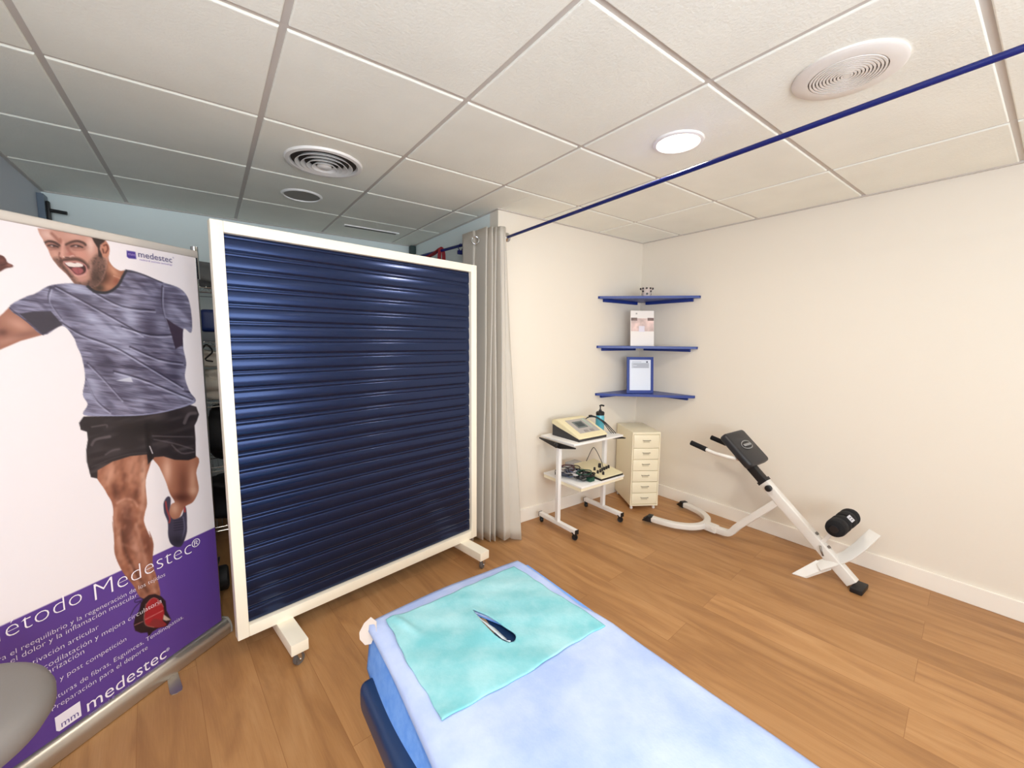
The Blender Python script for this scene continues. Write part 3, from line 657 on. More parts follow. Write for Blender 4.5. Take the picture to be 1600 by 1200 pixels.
    poly(T1([(570, 868), (645, 850), (655, 875)]), (214, 216, 226), .6, .85)
    stroke(T1([(432, 402), (470, 428), (530, 432), (580, 400), (605, 355), (622, 326)]), 4.2, (58, 54, 64), .9); stroke(T1([(45, 508), (130, 575), (212, 642)]), 1.5, (90, 84, 104), .7)
    stroke(T1([(622, 325), (700, 342), (800, 383)]), 2.5, (52, 48, 60), 1, .7, shm); stroke(T1([(415, 1034), (560, 1040), (700, 1036), (830, 1016), (960, 974)]), 1.8, (176, 178, 204), .8, .8)
    # ---- small emblem top right, white box lower left
    poly(T1([(625, 226), (668, 232), (672, 268), (635, 264), (625, 255)]), (88, 66, 160), .6)
    bxp = [px2b(85, 1122), px2b(126, 1095)]
    return X, Y, SS, ZZ, img
X_, Y_, SS, ZZ, img = paint_banner()
nz, nsx = SS.shape
wv = .0012 * np.sin(ZZ * 5 + SS * 3)
V = np.stack([P0[0] + DB[0] * SS + NB[0] * wv, P0[1] + DB[1] * SS + NB[1] * wv, ZZ], -1).reshape(-1, 3)
me = bpy.data.meshes.new('printed_panel')
idx = np.arange(nz * nsx).reshape(nz, nsx)
F = np.stack([idx[:-1, :-1], idx[1:, :-1], idx[1:, 1:], idx[:-1, 1:]], -1).reshape(-1, 4)
me.vertices.add(len(V)); me.vertices.foreach_set('co', V.ravel())
me.loops.add(F.size); me.loops.foreach_set('vertex_index', F.ravel().astype(np.int32))
me.polygons.add(len(F)); me.polygons.foreach_set('loop_start', np.arange(0, F.size, 4, dtype=np.int32)); me.polygons.foreach_set('loop_total', np.full(len(F), 4, dtype=np.int32))
me.update(calc_edges=True); me.validate(); img = 255 * (img / 255) ** 1.22 * np.array([.925, .915, .92])
ca = me.color_attributes.new('print', 'FLOAT_COLOR', 'POINT')
c = img.reshape(-1, 3) / 255; c = np.where(c <= .04045, c / 12.92, ((c + .055) / 1.055) ** 2.4)
ca.data.foreach_set('color', np.concatenate([c, np.ones((len(c), 1))], 1).astype(np.float32).ravel())
mp_ = bpy.data.materials.new('banner_print'); mp_.use_nodes = True
b = mp_.node_tree.nodes['Principled BSDF']; at = mp_.node_tree.nodes.new('ShaderNodeVertexColor'); at.layer_name = 'print'
mp_.node_tree.links.new(at.outputs['Color'], b.inputs['Base Color']); b.inputs['Roughness'].default_value = .45
panel = link('printed_panel', me, mp_, t, 'all'); child_fix(panel)
md = panel.modifiers.new('th', 'SOLIDIFY'); md.thickness = .0006; md.offset = -1

TXT = {}
def text_mesh(s, size, bold=0.):
    cu = bpy.data.curves.new('tx', 'FONT'); cu.body = s; cu.size = size; cu.offset = bold; cu.resolution_u = 3
    o = bpy.data.objects.new('tx', cu); COL.objects.link(o); bpy.context.view_layer.update()
    me = bpy.data.meshes.new_from_object(o.evaluated_get(bpy.context.evaluated_depsgraph_get()))
    bpy.data.objects.remove(o); bpy.data.curves.remove(cu)
    xs = [v.co.x for v in me.vertices]
    return me, (min(xs), max(xs)) if xs else (0, 0)
ROTB = Matrix((-DB, Vector((0, 0, 1)), NB)).transposed()
def banner_text(full, sub, pa, pb, m, bold=0., name='lettering', lab=None, n=.0035):
    """'sub' runs from pixel pa to pb along its baseline; 'full' ends where sub ends"""
    sa, za = px2b(*pa); sb, zb = px2b(*pb)
    me0, (x0, x1) = text_mesh(sub, 1.0); size = abs(sa - sb) / (x1 - x0); bpy.data.meshes.remove(me0)
    me, (x0, x1) = text_mesh(full, size, bold * size)
    z = (za + zb) / 2
    org = P0 + DB * sb + NB * n + Vector((0, 0, z)) - ROTB @ Vector((x1, 0, 0))
    # keep what fits on the banner
    M4 = ROTB.to_4x4(); M4.translation = org; me.transform(M4)
    o = link(name, me, m, panel)
    if lab: o['label'] = lab
    return o
M_tw = mat('print_white', (240, 232, 240), .5); M_tp = mat('print_purple', (92, 70, 140), .5); M_tg = mat('print_grey_violet', (104, 98, 132), .5); M_tl = mat('print_lilac', (150, 128, 190), .5)
banner_text('Método', 'todo', (31, 983), (128, 943), M_tw, -.02)
banner_text('Medestec', 'Medestec', (145, 933), (299, 869), M_tw, -.02)
banner_text('®', '®', (299, 857), (312, 851), M_tw, 0)
R2 = lambda x, y: (x / 3, 800 + y / 3)
for full, sub, a, b_ in (('Para el reequilibrio y la regeneración de los tejidos', 'reequilibrio y la regeneración de los tejidos', R2(95, 638), R2(772, 307)),
        ('Sobre el dolor y la inflamación muscular', 'dolor y la inflamación muscular', R2(97, 670), R2(642, 405)),
        ('Reactivación articular', 'articular', R2(315, 622), R2(460, 548)),
        ('Vascodilatación y mejora circulatoria', 'odilatación y mejora circulatoria', R2(222, 705), R2(757, 440)),
        ('Vascularización', 'ización', R2(262, 732), R2(392, 665)),
        ('Pre y post competición', 'y post competición', R2(275, 780), R2(590, 612)),
        ('Roturas de fibras, Esguinces, Tendinopatías.', 'uras de fibras, Esguinces, Tendinopatías.', R2(283, 845), R2(858, 510)),
        ('Preparación para el deporte', 'eparación para el deporte', R2(280, 897), R2(690, 650))):
    banner_text(full, sub, a, b_, M_tw, -.016)
banner_text('medestec', 'medestec', R2(405, 925), R2(778, 690), M_tw, -.004)
banner_text('®', '®', R2(776, 655), R2(792, 645), M_tw)
banner_text('medical & aesthetic technology', 'medical & aesthetic technology', R2(412, 948), R2(778, 712), M_tl)
(sa, za), (sb, zb) = px2b(85, 1124), px2b(127, 1121)
zt_ = px2b(105, 1108)[1]; zb_ = px2b(108, 1131)[1]
bm = new(); sl = abs(sa - sb)
pts = [(sa, zb_ + .008), (sa - .007, zb_), (sb, zb_), (sb, zt_), (sa, zt_)]
slab(bm, [bpt(s_, z_, .0022) for s_, z_ in pts], .0006, NB); o = obj('emblem', bm, M_tw, panel, False); o['label'] = 'white square emblem'
banner_text('mm', 'mm', R2(285, 1003), R2(367, 958), M_tp, .0)
banner_text('medestec', 'medestec', (215.5, 403), (268, 409), M_tg, .008)
banner_text('®', '®', (268.5, 404), (271, 404), M_tg, 0)
banner_text('mm', 'mm', (199.5, 399), (210, 400.3), M_tl, .01)
banner_text('medical & aesthetic technology', 'medical & aesthetic technology', (217, 408.5), (268, 413.5), M_tl, 0)

# ---------------------------------------------------------------- stool in the foreground
t = thing('stool', 'round stool with grey padded seat in front of the purple banner base', 'stool', (-.175, .565, 0))
bm = new(); lathe(bm, [(0, .465), (.16, .465), (.190, .472), (.204, .495), (.205, .520), (.198, .540), (.180, .551), (.15, .555), (.10, .557), (0, .558)], n=64); bmesh.ops.translate(bm, vec=(0, 0, .016), verts=bm.verts); obj('seat', bm, M_stool, t)
bm = new(); lathe(bm, [(0, .12), (.022, .12), (.022, .475), (.06, .478), (0, .481)], n=20); obj('column', bm, M_chrome, t)
bm = new()
for k in range(5):
    a = 2 * PI * k / 5 + .3; sweep(bm, [(0, 0, .12), (.10 * math.cos(a), .10 * math.sin(a), .105), (.185 * math.cos(a), .185 * math.sin(a), .075)], rrect(.03, .02, .005))
obj('star_base', bm, M_blackp, t)
for k in range(5):
    a = 2 * PI * k / 5 + .3; caster(t, (.18 * math.cos(a), .18 * math.sin(a), 0), a, .025)

# ---------------------------------------------------------------- corner shelves
M_blue2 = M_blue
for z, lab in ((1.742, 'topmost of the three blue corner shelves, holding the small cup'), (1.330, 'middle blue corner shelf, holding the brochure'), (.924, 'lowest blue corner shelf, holding the framed sheet')):
    t = thing('corner_shelf', lab, 'shelf', (XR, YB, z), 0, 'blue corner shelves')
    a = .578
    bm = new(); prism(bm, [(-.001, -.001), (-a, -.001), (-a, -.02), (-.02, -a), (-.001, -a)], 0, .020)
    obj('board', bm, M_blue2, t, False)
    bm = new(); bx(bm, -a + .06, -.07, -.022, -.001, -.024, 0, .001); obj('batten', bm, M_blue2, t, False)
    bm = new(); bx(bm, -.022, -.001, -a + .06, -.07, -.024, 0, .001); obj('batten', bm, M_blue2, t, False)
# cup on top
cx_, cy_ = 3.365, 1.335
t = thing('cup', 'small pale cup with black dots and a scalloped rim on the top corner shelf', 'cup', (cx_, cy_, 1.762))
bm = new(); lathe(bm, [(0, 0), (.030, 0), (.034, .008), (.039, .046), (.050, .068), (.047, .070), (.036, .046), (.03, .010), (0, .008)], n=32); obj('body', bm, mat('pale_ceramic', (214, 200, 192), .4), t)
for k in range(10):
    a = 2 * PI * k / 10; bm = new(); bmesh.ops.create_icosphere(bm, subdivisions=2, radius=.008, matrix=Matrix.Translation((.050 * math.cos(a), .050 * math.sin(a), .066))); obj('rim_bead', bm, M_blackp, t)
for k in range(7):
    a = 2 * PI * k / 7 + .3; zz = .044 if k % 2 else .022; r = .038 if k % 2 else .035
    bm = new(); lathe(bm, [(0, 0), (.009, 0), (.009, .003), (0, .003)], (r * math.cos(a), r * math.sin(a), zz), 14, RZ(a) @ RY(PI / 2)); obj('dot', bm, M_blackp, t)
# brochure, leaning into corner, facing out along (-1,-1)
rzf = math.atan2(-.626, .780)     # board direction: from left-back to right-front
def leaning(name, lab, cat, cx, cy, z, wid, hei, th, tilt=.09, grp=None):
    t = thing(name, lab, cat, (cx, cy, z), math.radians(-33)); return t
t = leaning('brochure', 'white brochure with a pinkish photo standing on the middle corner shelf', 'brochure', 3.36, 1.352, 1.351, .19, .30, .004)
ti = -.10
def leanbox(x0, x1, z0, z1, y0, y1):
    bm = new(); r = bx(bm, x0, x1, y0, y1, z0, z1); bmesh.ops.rotate(bm, cent=(0, 0, 0), matrix=RX(ti), verts=bm.verts); return bm
obj('cover', leanbox(-.102, .102, 0, .30, 0, .006), mat('paper_white', (240, 234, 230), .4), t, False)
obj('printed_photo', leanbox(-.098, .10, .125, .235, -.0006, 0), mat('print_pink', (222, 196, 190), .4, var=.35, vscale=12), t, False)
for a_, b_ in ((-.098, -.045), (.045, .10)):
    obj('printed_photo', leanbox(a_, b_, .215, .240, -.0010, -.0006), mat('print_brown', (128, 106, 100), .4, var=.3, vscale=20), t, False)
obj('printed_photo', leanbox(-.03, .02, .12, .17, -.0010, -.0006), mat('print_pale', (226, 220, 232), .4), t, False)
obj('emblem', leanbox(-.058, -.044, .268, .282, -.0006, 0), M_grey, t, False)
# frame
t = leaning('picture_frame', 'blue framed white certificate standing on the lowest corner shelf', 'picture frame', 3.36, 1.352, .945, .225, .31, .015)
for a_ in ((-.1165, -.0935, 0, .312), (.0935, .1165, 0, .312), (-.0935, .0935, 0, .024), (-.0935, .0935, .288, .312)):
    obj('frame_bar', leanbox(*a_, 0, .014), M_blue, t, False)
obj('certificate', leanbox(-.0935, .0935, .024, .288, .004, .010), mat('paper_cool', (226, 232, 244), .35), t, False)
obj('printed_header', leanbox(-.075, .08, .215, .262, .0034, .004), mat('print_pale_grey', (196, 202, 214), .4), t, False)
obj('emblem', leanbox(.054, .068, .262, .276, .0034, .004), mat('print_slate', (80, 84, 110), .4), t, False)
for k in range(3): obj('printed_line', leanbox(-.06 + .03 * (k % 2), .075, .222 + k * .013, .2265 + k * .013, .0028, .0034), mat('print_line', (140, 146, 164), .4), t, False)
obj('printed_line', leanbox(-.07, .01, .268, .271, .0034, .004), mat('print_line', (140, 146, 164), .4), t, False)

# ---------------------------------------------------------------- drawer cabinet
t = thing('drawer_cabinet', 'narrow cream metal cabinet of six drawers standing under the corner shelves', 'cabinet', (3.108, 1.222, 0), math.atan2(-.125, .198))
CW, CD, CH = .234, .385, .655
bm = new(); bx(bm, 0, CW, .012, CD, .035, CH, .004); obj('body', bm, M_cab, t)
bm = new(); bx(bm, 0, CW, .0, .0119, CH - .018, CH, .002); bx(bm, 0, .008, 0, .0119, .035, CH - .0181); bx(bm, CW - .008, CW, 0, .0119, .035, CH - .0181); bx(bm, .0081, CW - .0081, 0, .0119, .035, .045); obj('front_frame', bm, M_cab, t)
zt = CH - .022; hs = [.112] + [.0945] * 5
for k, h in enumerate(hs):
    z1_ = zt; z0_ = zt - h + .004
    bm = new(); bx(bm, .011, CW - .011, -.002, .011, z0_, z1_, .002); dr = obj('drawer', bm, M_cab, t)
    zc = (z0_ + z1_) / 2 + .004; bm = new()
    tube(bm, [(CW / 2 - .030, .0, zc + .006), (CW / 2 - .030, -.014, zc + .006), (CW / 2 + .030, -.014, zc + .006), (CW / 2 + .030, .0, zc + .006)], .0025, 8, False); obj('handle', bm, mat('dull_steel', (150, 142, 128), .35, .8), dr)
    bm = new(); bx(bm, CW / 2 - .026, CW / 2 + .026, -.004, -.002, zc - .014, zc + .002); obj('label_holder', bm, mat('cream_dark', (214, 204, 176), .4), dr, False)  # label holder in a slightly darker cream than the body
    zt -= h
for x, y in ((.022, .03), (CW - .022, .03), (.022, CD - .03), (CW - .022, CD - .03)):
    bm = new(); lathe(bm, [(0, 0), (.010, .001), (.013, .010), (.010, .02), (.006, .024), (.006, .036), (0, .036)], (x, y, 0), 16); obj('foot', bm, M_plw, t)

# ---------------------------------------------------------------- equipment trolley
t = thing('trolley', 'white two shelf equipment trolley on black casters against the back wall', 'trolley', (2.37, 1.30, 0))
for x, nm in ((0, 'l'), (.492, 'r')):
    bm = new(); bx(bm, x - .016, x + .016, -.19, .195, .048, .078, .004); bar = obj('base_bar', bm, M_white, t)
    for yy in (-.176, .181):
        caster(bar, (x, yy, 0), .5 if yy < 0 else -.4, .021, M_black, forkmat=M_blackp)
    bm = new(); bx(bm, x - .017, x + .017, -.191, -.196, .047, .079, .001); bx(bm, x - .017, x + .017, .1955, .1985, .047, .079, .001); obj('end_cap', bm, M_black, bar)
    bm = new(); bx(bm, x - .0145, x + .0145, -.012, .018, .078, .655, .003); obj('post', bm, M_white, t)
    s = -1 if x == 0 else 1
    bm = new(); slab(bm, [(x + s * .016, -.18, .656), (x + s * .016, -.18, .664), (x + s * .016, .20, .664), (x + s * .016, .20, .655), (x + s * .016, .03, .625), (x + s * .016, -.03, .625)], .006, (s, 0, 0))
    lathe(bm, [(0, 0), (.019, 0), (.019, .012), (.012, .018), (0, .018)], (x + s * .022, .003, .645), 18, RY(s * PI / 2)); obj('bracket', bm, M_blackp, t)
bm = new(); bx(bm, -.005, .52, -.152, .20, .6655, .680, .002); obj('upper_shelf', bm, M_white, t)
bm = new(); bx(bm, .016, .476, -.21, .185, .375, .388, .002); obj('lower_shelf', bm, M_white, t)
bm = new(); bx(bm, .018, .474, -.205, -.195, .355, .3745); bx(bm, .016, .024, -.194, .18, .352, .3745); obj('shelf_support', bm, M_cab, t)
SZ1 = .6802; SZ2 = .3882
# electrotherapy unit (wedge)
t = thing('electrotherapy_unit', 'cream electrotherapy unit with a grey screen on the upper trolley shelf', 'medical device', (2.43, 1.165, SZ1))
def wedge(bm, x0, x1, prof):
    a = [bm.verts.new((x0, y, z)) for y, z in prof]; b_ = [bm.verts.new((x1, y, z)) for y, z in prof]; n = len(prof)
    bm.faces.new(a); bm.faces.new(b_[::-1])
    for i in range(n): bm.faces.new((a[i], b_[i], b_[(i + 1) % n], a[(i + 1) % n]))
bm = new(); wedge(bm, .0, .30, [(0, .018), (0, .028), (.02, .036), (.22, .118), (.27, .122), (.29, .112), (.29, .09), (.23, .075)])
bmesh.ops.bevel(bm, geom=[e for e in bm.edges], offset=.004, segments=2, affect='EDGES'); obj('top_shell', bm, M_unit, t)
bm = new(); wedge(bm, .006, .294, [(.006, .0), (.006, .020), (.23, .078), (.284, .09), (.284, 0)]); obj('lower_shell', bm, mat('charcoal_plastic', (52, 50, 52), .5), t)
sl = math.atan2(.082, .2); nv = Vector((0, -math.sin(sl), math.cos(sl))); dv = Vector((0, math.cos(sl), math.sin(sl))); o0 = Vector((0, .02, .036))
def onslope(x0, x1, a0, a1, lift, th):
    bm = new(); p = [o0 + Vector((x, 0, 0)) + dv * a + nv * lift for x, a in ((x0, a0), (x1, a0), (x1, a1), (x0, a1))]; slab(bm, p, th, nv); return bm
obj('control_panel', onslope(.06, .27, .03, .205, .0004, .0015), M_grey, t, False)
obj('display', onslope(.10, .20, .09, .175, .0022, .0015), M_lcd, t, False)
obj('display', onslope(.115, .185, .105, .16, .0038, .0004), mat('lcd_dark', (62, 70, 72), .2), t, False)
obj('stripe', onslope(.225, .240, .08, .2, .0022, .001), mat('pale_green', (176, 198, 180), .4), t, False)
for x in (.12, .18):
    obj('button', onslope(x, x + .035, .035, .06, .0022, .003), mat('button_grey', (150, 144, 140), .5), t, False)
# pump bottle
t = thing('pump_bottle', 'blue gel bottle with a black pump behind the cream unit on the trolley', 'bottle', (2.835, 1.335, SZ1))
bm = new(); lathe(bm, [(0, 0), (.030, 0), (.034, .006), (.034, .115), (.030, .13), (0, .13)], n=28); obj('body', bm, mat('blue_gel', (92, 178, 196), .2, coat=.3), t)
bm = new(); lathe(bm, [(0, .13), (.033, .13), (.034, .150), (.026, .158), (.012, .160), (.011, .172), (.005, .173), (.005, .20), (0, .20)], n=24); obj('collar', bm, M_blackp, t)
bm = new(); tube(bm, [(-.006, 0, .202), (.012, 0, .206), (.036, -.004, .200)], .007, 10); obj('pump_head', bm, M_blackp, t)
def lead(pts, r, m, lab, grp, name='cable'):
    bm = new(); tube(bm, pts, r, 7); o = obj(name, bm, m, None, 'all'); return tag(o, lab, 'cable', grp)
g1 = 'leads hanging beside the electrotherapy unit'; l1 = 'thin dark lead looped beside the cream unit, in front of the gel bottle'
for k in range(3):
    lead([(2.715 - .01 * k, 1.36, .80 - .006 * k), (2.745, 1.31 + .01 * k, .805 + .004 * k), (2.79 + .01 * k, 1.27, .77), (2.83 + .012 * k, 1.23 - .01 * k, .70), (2.835 + .012 * k, 1.215 - .01 * k, .686)], .0035, mat('teal_black', (22, 44, 50), .4) if k == 0 else M_black, l1, g1)
bm = new(); box(bm, (2.735, 1.345, .812), (.03, .016, .014), .004); o = obj('plug', bm, M_black); tag(o, 'small black plug on the leads above the cream unit corner', 'plug')
# lower shelf: tangle + knob box
grp = 'tangled leads on the lower trolley shelf'; lab = 'lead in the tangle heaped on the left of the lower trolley shelf'
cols = [M_black, M_black, M_black, mat('lead_grey', (122, 120, 124), .5), mat('lead_pale', (196, 192, 190), .5), M_black, mat('lead_green', (20, 70, 52), .5), M_black, mat('lead_maroon', (92, 50, 54), .5), mat('lead_blue', (84, 96, 122), .5), M_black, mat('lead_pale', (196, 192, 190), .5)]
rs = random.Random(4)
for k, m_ in enumerate(cols * 2):
    cx2, cy2 = 2.49 + rs.uniform(-.03, .06), 1.27 + rs.uniform(-.11, .09)
    pts = []; a0 = rs.uniform(0, 6); ra, rb = rs.uniform(.035, .075), rs.uniform(.025, .055); base = SZ2 + .006 + rs.uniform(0, .04)
    for i in range(9):
        a = a0 + i * .95
        pts.append((cx2 + ra * math.cos(a) * rs.uniform(.7, 1.1), cy2 + rb * math.sin(a) * rs.uniform(.7, 1.3), base + rs.uniform(-.004, .018)))
    lead(pts, rs.choice((.003, .004, .0045)), m_, lab, grp)
lead([(2.41, 1.38, .395), (2.385 + .012, 1.36, .44), (2.41, 1.31, .47), (2.45, 1.29, .46), (2.47, 1.30, .41)], .003, M_black, 'thin black lead looping up beside the left trolley post', None)
lead([(2.72, 1.36, .45), (2.715, 1.30, .56), (2.728, 1.28, .565), (2.735, 1.22, .48), (2.73, 1.2, .435)], .0025, M_black, 'thin lead arching above the cream knob box', None)
bm = new(); box(bm, (2.53, 1.14, SZ2 + .017), (.05, .04, .03), .006); tag(obj('clamp', bm, mat('lead_green', (20, 70, 52), .5)), 'dark green clamp at the front of the lower trolley shelf', 'clamp')
bm = new(); box(bm, (2.47, 1.33, SZ2 + .022), (.07, .06, .04), .01, RZ(.3)); tag(obj('electrode_block', bm, mat('slate_plastic', (74, 78, 92), .5)), 'slate grey block among the leads on the lower trolley shelf', 'electrode')
bm = new(); box(bm, (2.64, 1.42, SZ2 + .03), (.12, .08, .055), .01, RZ(.1)); tag(obj('plastic_box', bm, mat('clear_grey_box', (176, 174, 172), .25)), 'grey translucent box behind the leads on the lower trolley shelf', 'box')
t = thing('stimulator_box', 'flat cream control box with black knobs on the lower trolley shelf', 'medical device', (2.60, 1.10, SZ2))
bm = new(); wedge(bm, 0, .235, [(0, .012), (0, .022), (.28, .056), (.28, .03)]); obj('top_panel', bm, M_unit, t)
bm = new(); wedge(bm, -.004, .239, [(-.004, 0), (-.004, .012), (.282, .030), (.282, 0)]); obj('casing', bm, M_blackp, t)
for x, y, r in ((.04, .07, .009), (.075, .075, .009), (.105, .085, .009), (.135, .09, .009), (.165, .095, .009), (.195, .10, .009), (.06, .12, .009), (.06, .035, .009), (.14, .14, .013)):
    z = .022 + y / .28 * .034
    bm = new(); lathe(bm, [(0, 0), (r, 0), (r * .85, .022 if r < .01 else .03), (0, .022 if r < .01 else .03)], (x, y, z), 16); obj('knob', bm, M_blackp, t)

# ---------------------------------------------------------------- back-extension bench
t = thing('exercise_bench', 'white steel back-extension bench with black pad and foam rollers along the right wall', 'exercise equipment', (3.26, .3, 0))
offg = Vector((-3.26, -.3, 0))
def gp(name, bm, m, lab=None, parent=t, smooth=True):
    o = obj(name, bm, m, parent, smooth)
    if parent is t: o.location = offg
    if lab: o['label'] = lab
    return o
GX = 3.26
M_bench = mat('bench_steel_paint', (226, 221, 214), .4)
# main beam
bm = new(); sweep(bm, [(GX, -.205, .030), (GX, .290, .482)], rrect(.052, .062, .006), (0, 0, 1)); gp('main_beam', bm, M_bench)
bd = Vector((0, .495, .452)).normalized()
bm = new(); sweep(bm, [Vector((GX, .288, .480)), Vector((GX, .288, .480)) + bd * .02], rrect(.060, .070, .008)); sweep(bm, [Vector((GX, .288, .480)) + bd * .02, Vector((GX, .288, .480)) + bd * .13], rrect(.048, .055, .006)); gp('neck_sleeve', bm, M_black)
bm = new(); lathe(bm, [(0, 0), (.018, 0), (.020, .004), (.020, .022), (.014, .026), (0, .026)], (GX - .026, .25, .458), 20, RY(-PI / 2)); gp('adjusting_knob', bm, M_blackp)
# pad
pc = Vector((3.295, .445, .665)); nrm = Vector((0, -bd.z, bd.y)); 
rot = Matrix((Vector((1, 0, 0)), bd, nrm)).transposed()
bm = new(); box(bm, (0, 0, 0), (.295, .262, .052), .022, None, 4)
for v in bm.verts:
    v.co.z += .012 * (1 - (v.co.x / .15) ** 2) * (1 if v.co.z > 0 else 0) ; v.co.x *= 1 - .12 * abs(v.co.y / .13) ** 3
bmesh.ops.rotate(bm, cent=(0, 0, 0), matrix=rot, verts=bm.verts); bmesh.ops.translate(bm, vec=pc, verts=bm.verts); pad = gp('pad', bm, M_vinyl)
# emblem on pad: ring plus bar
M_lg = mat('pad_print_grey', (150, 150, 150), .5)
bm = new(); ring = [pc + rot @ Vector((.066 * math.cos(a), .010 + .030 * math.sin(a), .0378 - .004 * abs(math.cos(a)))) for a in [2 * PI * i / 32 * .86 + .5 for i in range(33)]]
sweep(bm, ring, rrect(.006, .0012, .0003), nrm); e = obj('emblem', bm, M_lg, pad, False); e['label'] = 'grey oval emblem'
bm = new(); slab(bm, [pc + rot @ Vector(p) for p in ((-.050, .001, .0382), (.050, .001, .0382), (.050, .018, .0382), (-.050, .018, .0382))], .0006, nrm); e = obj('emblem', bm, M_lg, pad, False); e['label'] = 'grey lettered bar'
bm = new(); sweep(bm, [Vector((GX, .288, .480)) + bd * .08, Vector((GX, .288, .480)) + bd * .26], rrect(.04, .04, .005)); gp('pad_post', bm, M_bench)
# handles
for s, X0 in ((-1, 3.12), (1, 3.40)):
    bm = new(); tube(bm, [(GX + s * .02, .44, .60), (X0 + s * -.03, .46, .622), (X0, .50, .632), (X0, .56, .635), (X0, .62, .648)], .0125, 12); h = gp('handle', bm, M_bench)
    bm = new(); tube(bm, [(X0, .618, .6475), (X0, .73, .672)], .0175, 14, False); obj('grip', bm, M_foam, h)
# front support
bm = new(); sweep(bm, smoothpath([(GX, .205, .375), (GX, .36, .205), (GX, .435, .12), (GX, .475, .066), (GX, .52, .045), (GX, .66, .042)], 5), rrect(.045, .045, .006), (1, 0, 0)); gp('front_support', bm, M_bench)
bm = new(); bx(bm, GX - .028, GX + .028, .575, .665, .018, .068, .003)
for y in (.60, .635): lathe(bm, [(0, 0), (.008, 0), (.008, .004), (0, .004)], (GX - .028, y, .043), 10, RY(-PI / 2))
gp('bolt_bracket', bm, M_bench)
U = [(3.03, .975), (3.042, .90), (3.075, .80), (3.135, .72), (3.20, .682), (3.26, .672), (3.32, .682), (3.385, .72), (3.445, .80), (3.478, .90), (3.49, .975)]
bm = new(); sweep(bm, smoothpath([(x, y, .043) for x, y in U], 5), rrect(.048, .040, .008), (0, 0, 1)); gp('front_foot', bm, M_bench)
for (x, y), (x2, y2) in (((3.03, .975), (3.012, 1.02)), ((3.49, .975), (3.508, 1.02))):
    bm = new(); dvv = Vector((x2 - x, y2 - y, 0)).normalized(); b0 = Vector((x, y, .043))
    sweep(bm, [b0 - dvv * .02, b0 + dvv * .012], rrect(.056, .05, .008)); 
    sec_ = rrect(.056, .05, .008); 
    a_ = [bm.verts.new(b0 + dvv * .012 + dvv.cross(Vector((0, 0, 1))) * p[0] + Vector((0, 0, p[1]))) for p in sec_]; c_ = [bm.verts.new(b0 + dvv * (.055 if p[1] < 0 else .02) + dvv.cross(Vector((0, 0, 1))) * p[0] * .9 + Vector((0, 0, p[1] * .8 - .004))) for p in sec_]
    for i in range(len(sec_)): bm.faces.new((a_[i], a_[(i + 1) % len(sec_)], c_[(i + 1) % len(sec_)], c_[i]))
    bm.faces.new(c_)
    gp('rubber_foot', bm, M_black)
# rear foot and rubber
bm = new(); bx(bm, 3.20, 3.325, -.262, -.205, .0, .028, .006); gp('rear_foot', bm, M_black)
# foot plate: short stabiliser wing on the floor at left, raised arm to the right
bm = new()
slab(bm, [(3.135, .055, .001), (3.150, -.005, .001), (3.235, -.105, .085), (3.222, -.035, .098)], .006, (-.3, -.2, .9))
slab(bm, [(3.150, -.005, .001), (3.235, -.105, .085), (3.235, -.105, .070), (3.158, -.012, .0)], .003, (.5, -.8, 0))
gp('foot_plate', bm, M_bench, None, t, False)
bm = new(); sweep(bm, [(3.205, -.050, .075), (3.245, -.110, .122), (3.30, -.160, .160), (3.37, -.200, .215), (3.45, -.240, .29)], rrect(.062, .014, .003), (-.45, -.1, .88)); gp('foot_plate_arm', bm, M_bench)
# roller shaft and rollers
rc_ = Vector((3.27, -.132, .362))
bm = new(); sweep(bm, [(GX, -.045, .205), (GX, -.085, .28), (GX, rc_.y, rc_.z)], rrect(.022, .022, .004)); tube(bm, [(3.12, rc_.y, rc_.z), (3.42, rc_.y, rc_.z)], .011, 10, False); gp('roller_post', bm, M_bench)
for s in (-1, 1):
    bm = new(); c_ = rc_ + Vector((s * .078, 0, 0))
    lathe(bm, [(.010, -.075), (.036, -.074), (.046, -.066), (.050, -.045), (.050, -.010), (.043, .005), (.050, .02), (.050, .046), (.044, .066), (.034, .073), (.010, .075)], c_, 28, RY(PI / 2)); r_ = gp('foam_roller', bm, M_foam)
    bm = new(); lathe(bm, [(0, -.004), (.02, -.004), (.021, .004), (0, .006)], rc_ + Vector((s * .157, 0, 0)), 18, RY(s * PI / 2)); obj('end_plug', bm, M_blackp, r_)
bm = new(); box(bm, (0, 0, 0), (.05, .036, .002), .0005, Matrix((Vector((1, 0, 0)), Vector((0, .74, .67)), Vector((0, -.67, .74)))).transposed()); bmesh.ops.translate(bm, vec=rc_ + Vector((-.01, -.035, .037)), verts=bm.verts); e = gp('care_label', bm, mat('label_white', (214, 214, 222), .5)); e['label'] = 'white label with dark print'
bm = new(); p0_ = rc_ + Vector((-.01, -.0362, .0386))
for q_ in (-.008, .004): slab(bm, [p0_ + Vector((x, q_ * .74 + y * .74, q_ * .67 + y * .67)) for x, y in ((-.018, 0), (.012, 0), (.012, .003), (-.018, .003))], .0004, (0, -.67, .74))
obj('label_print', bm, M_black, e, False)
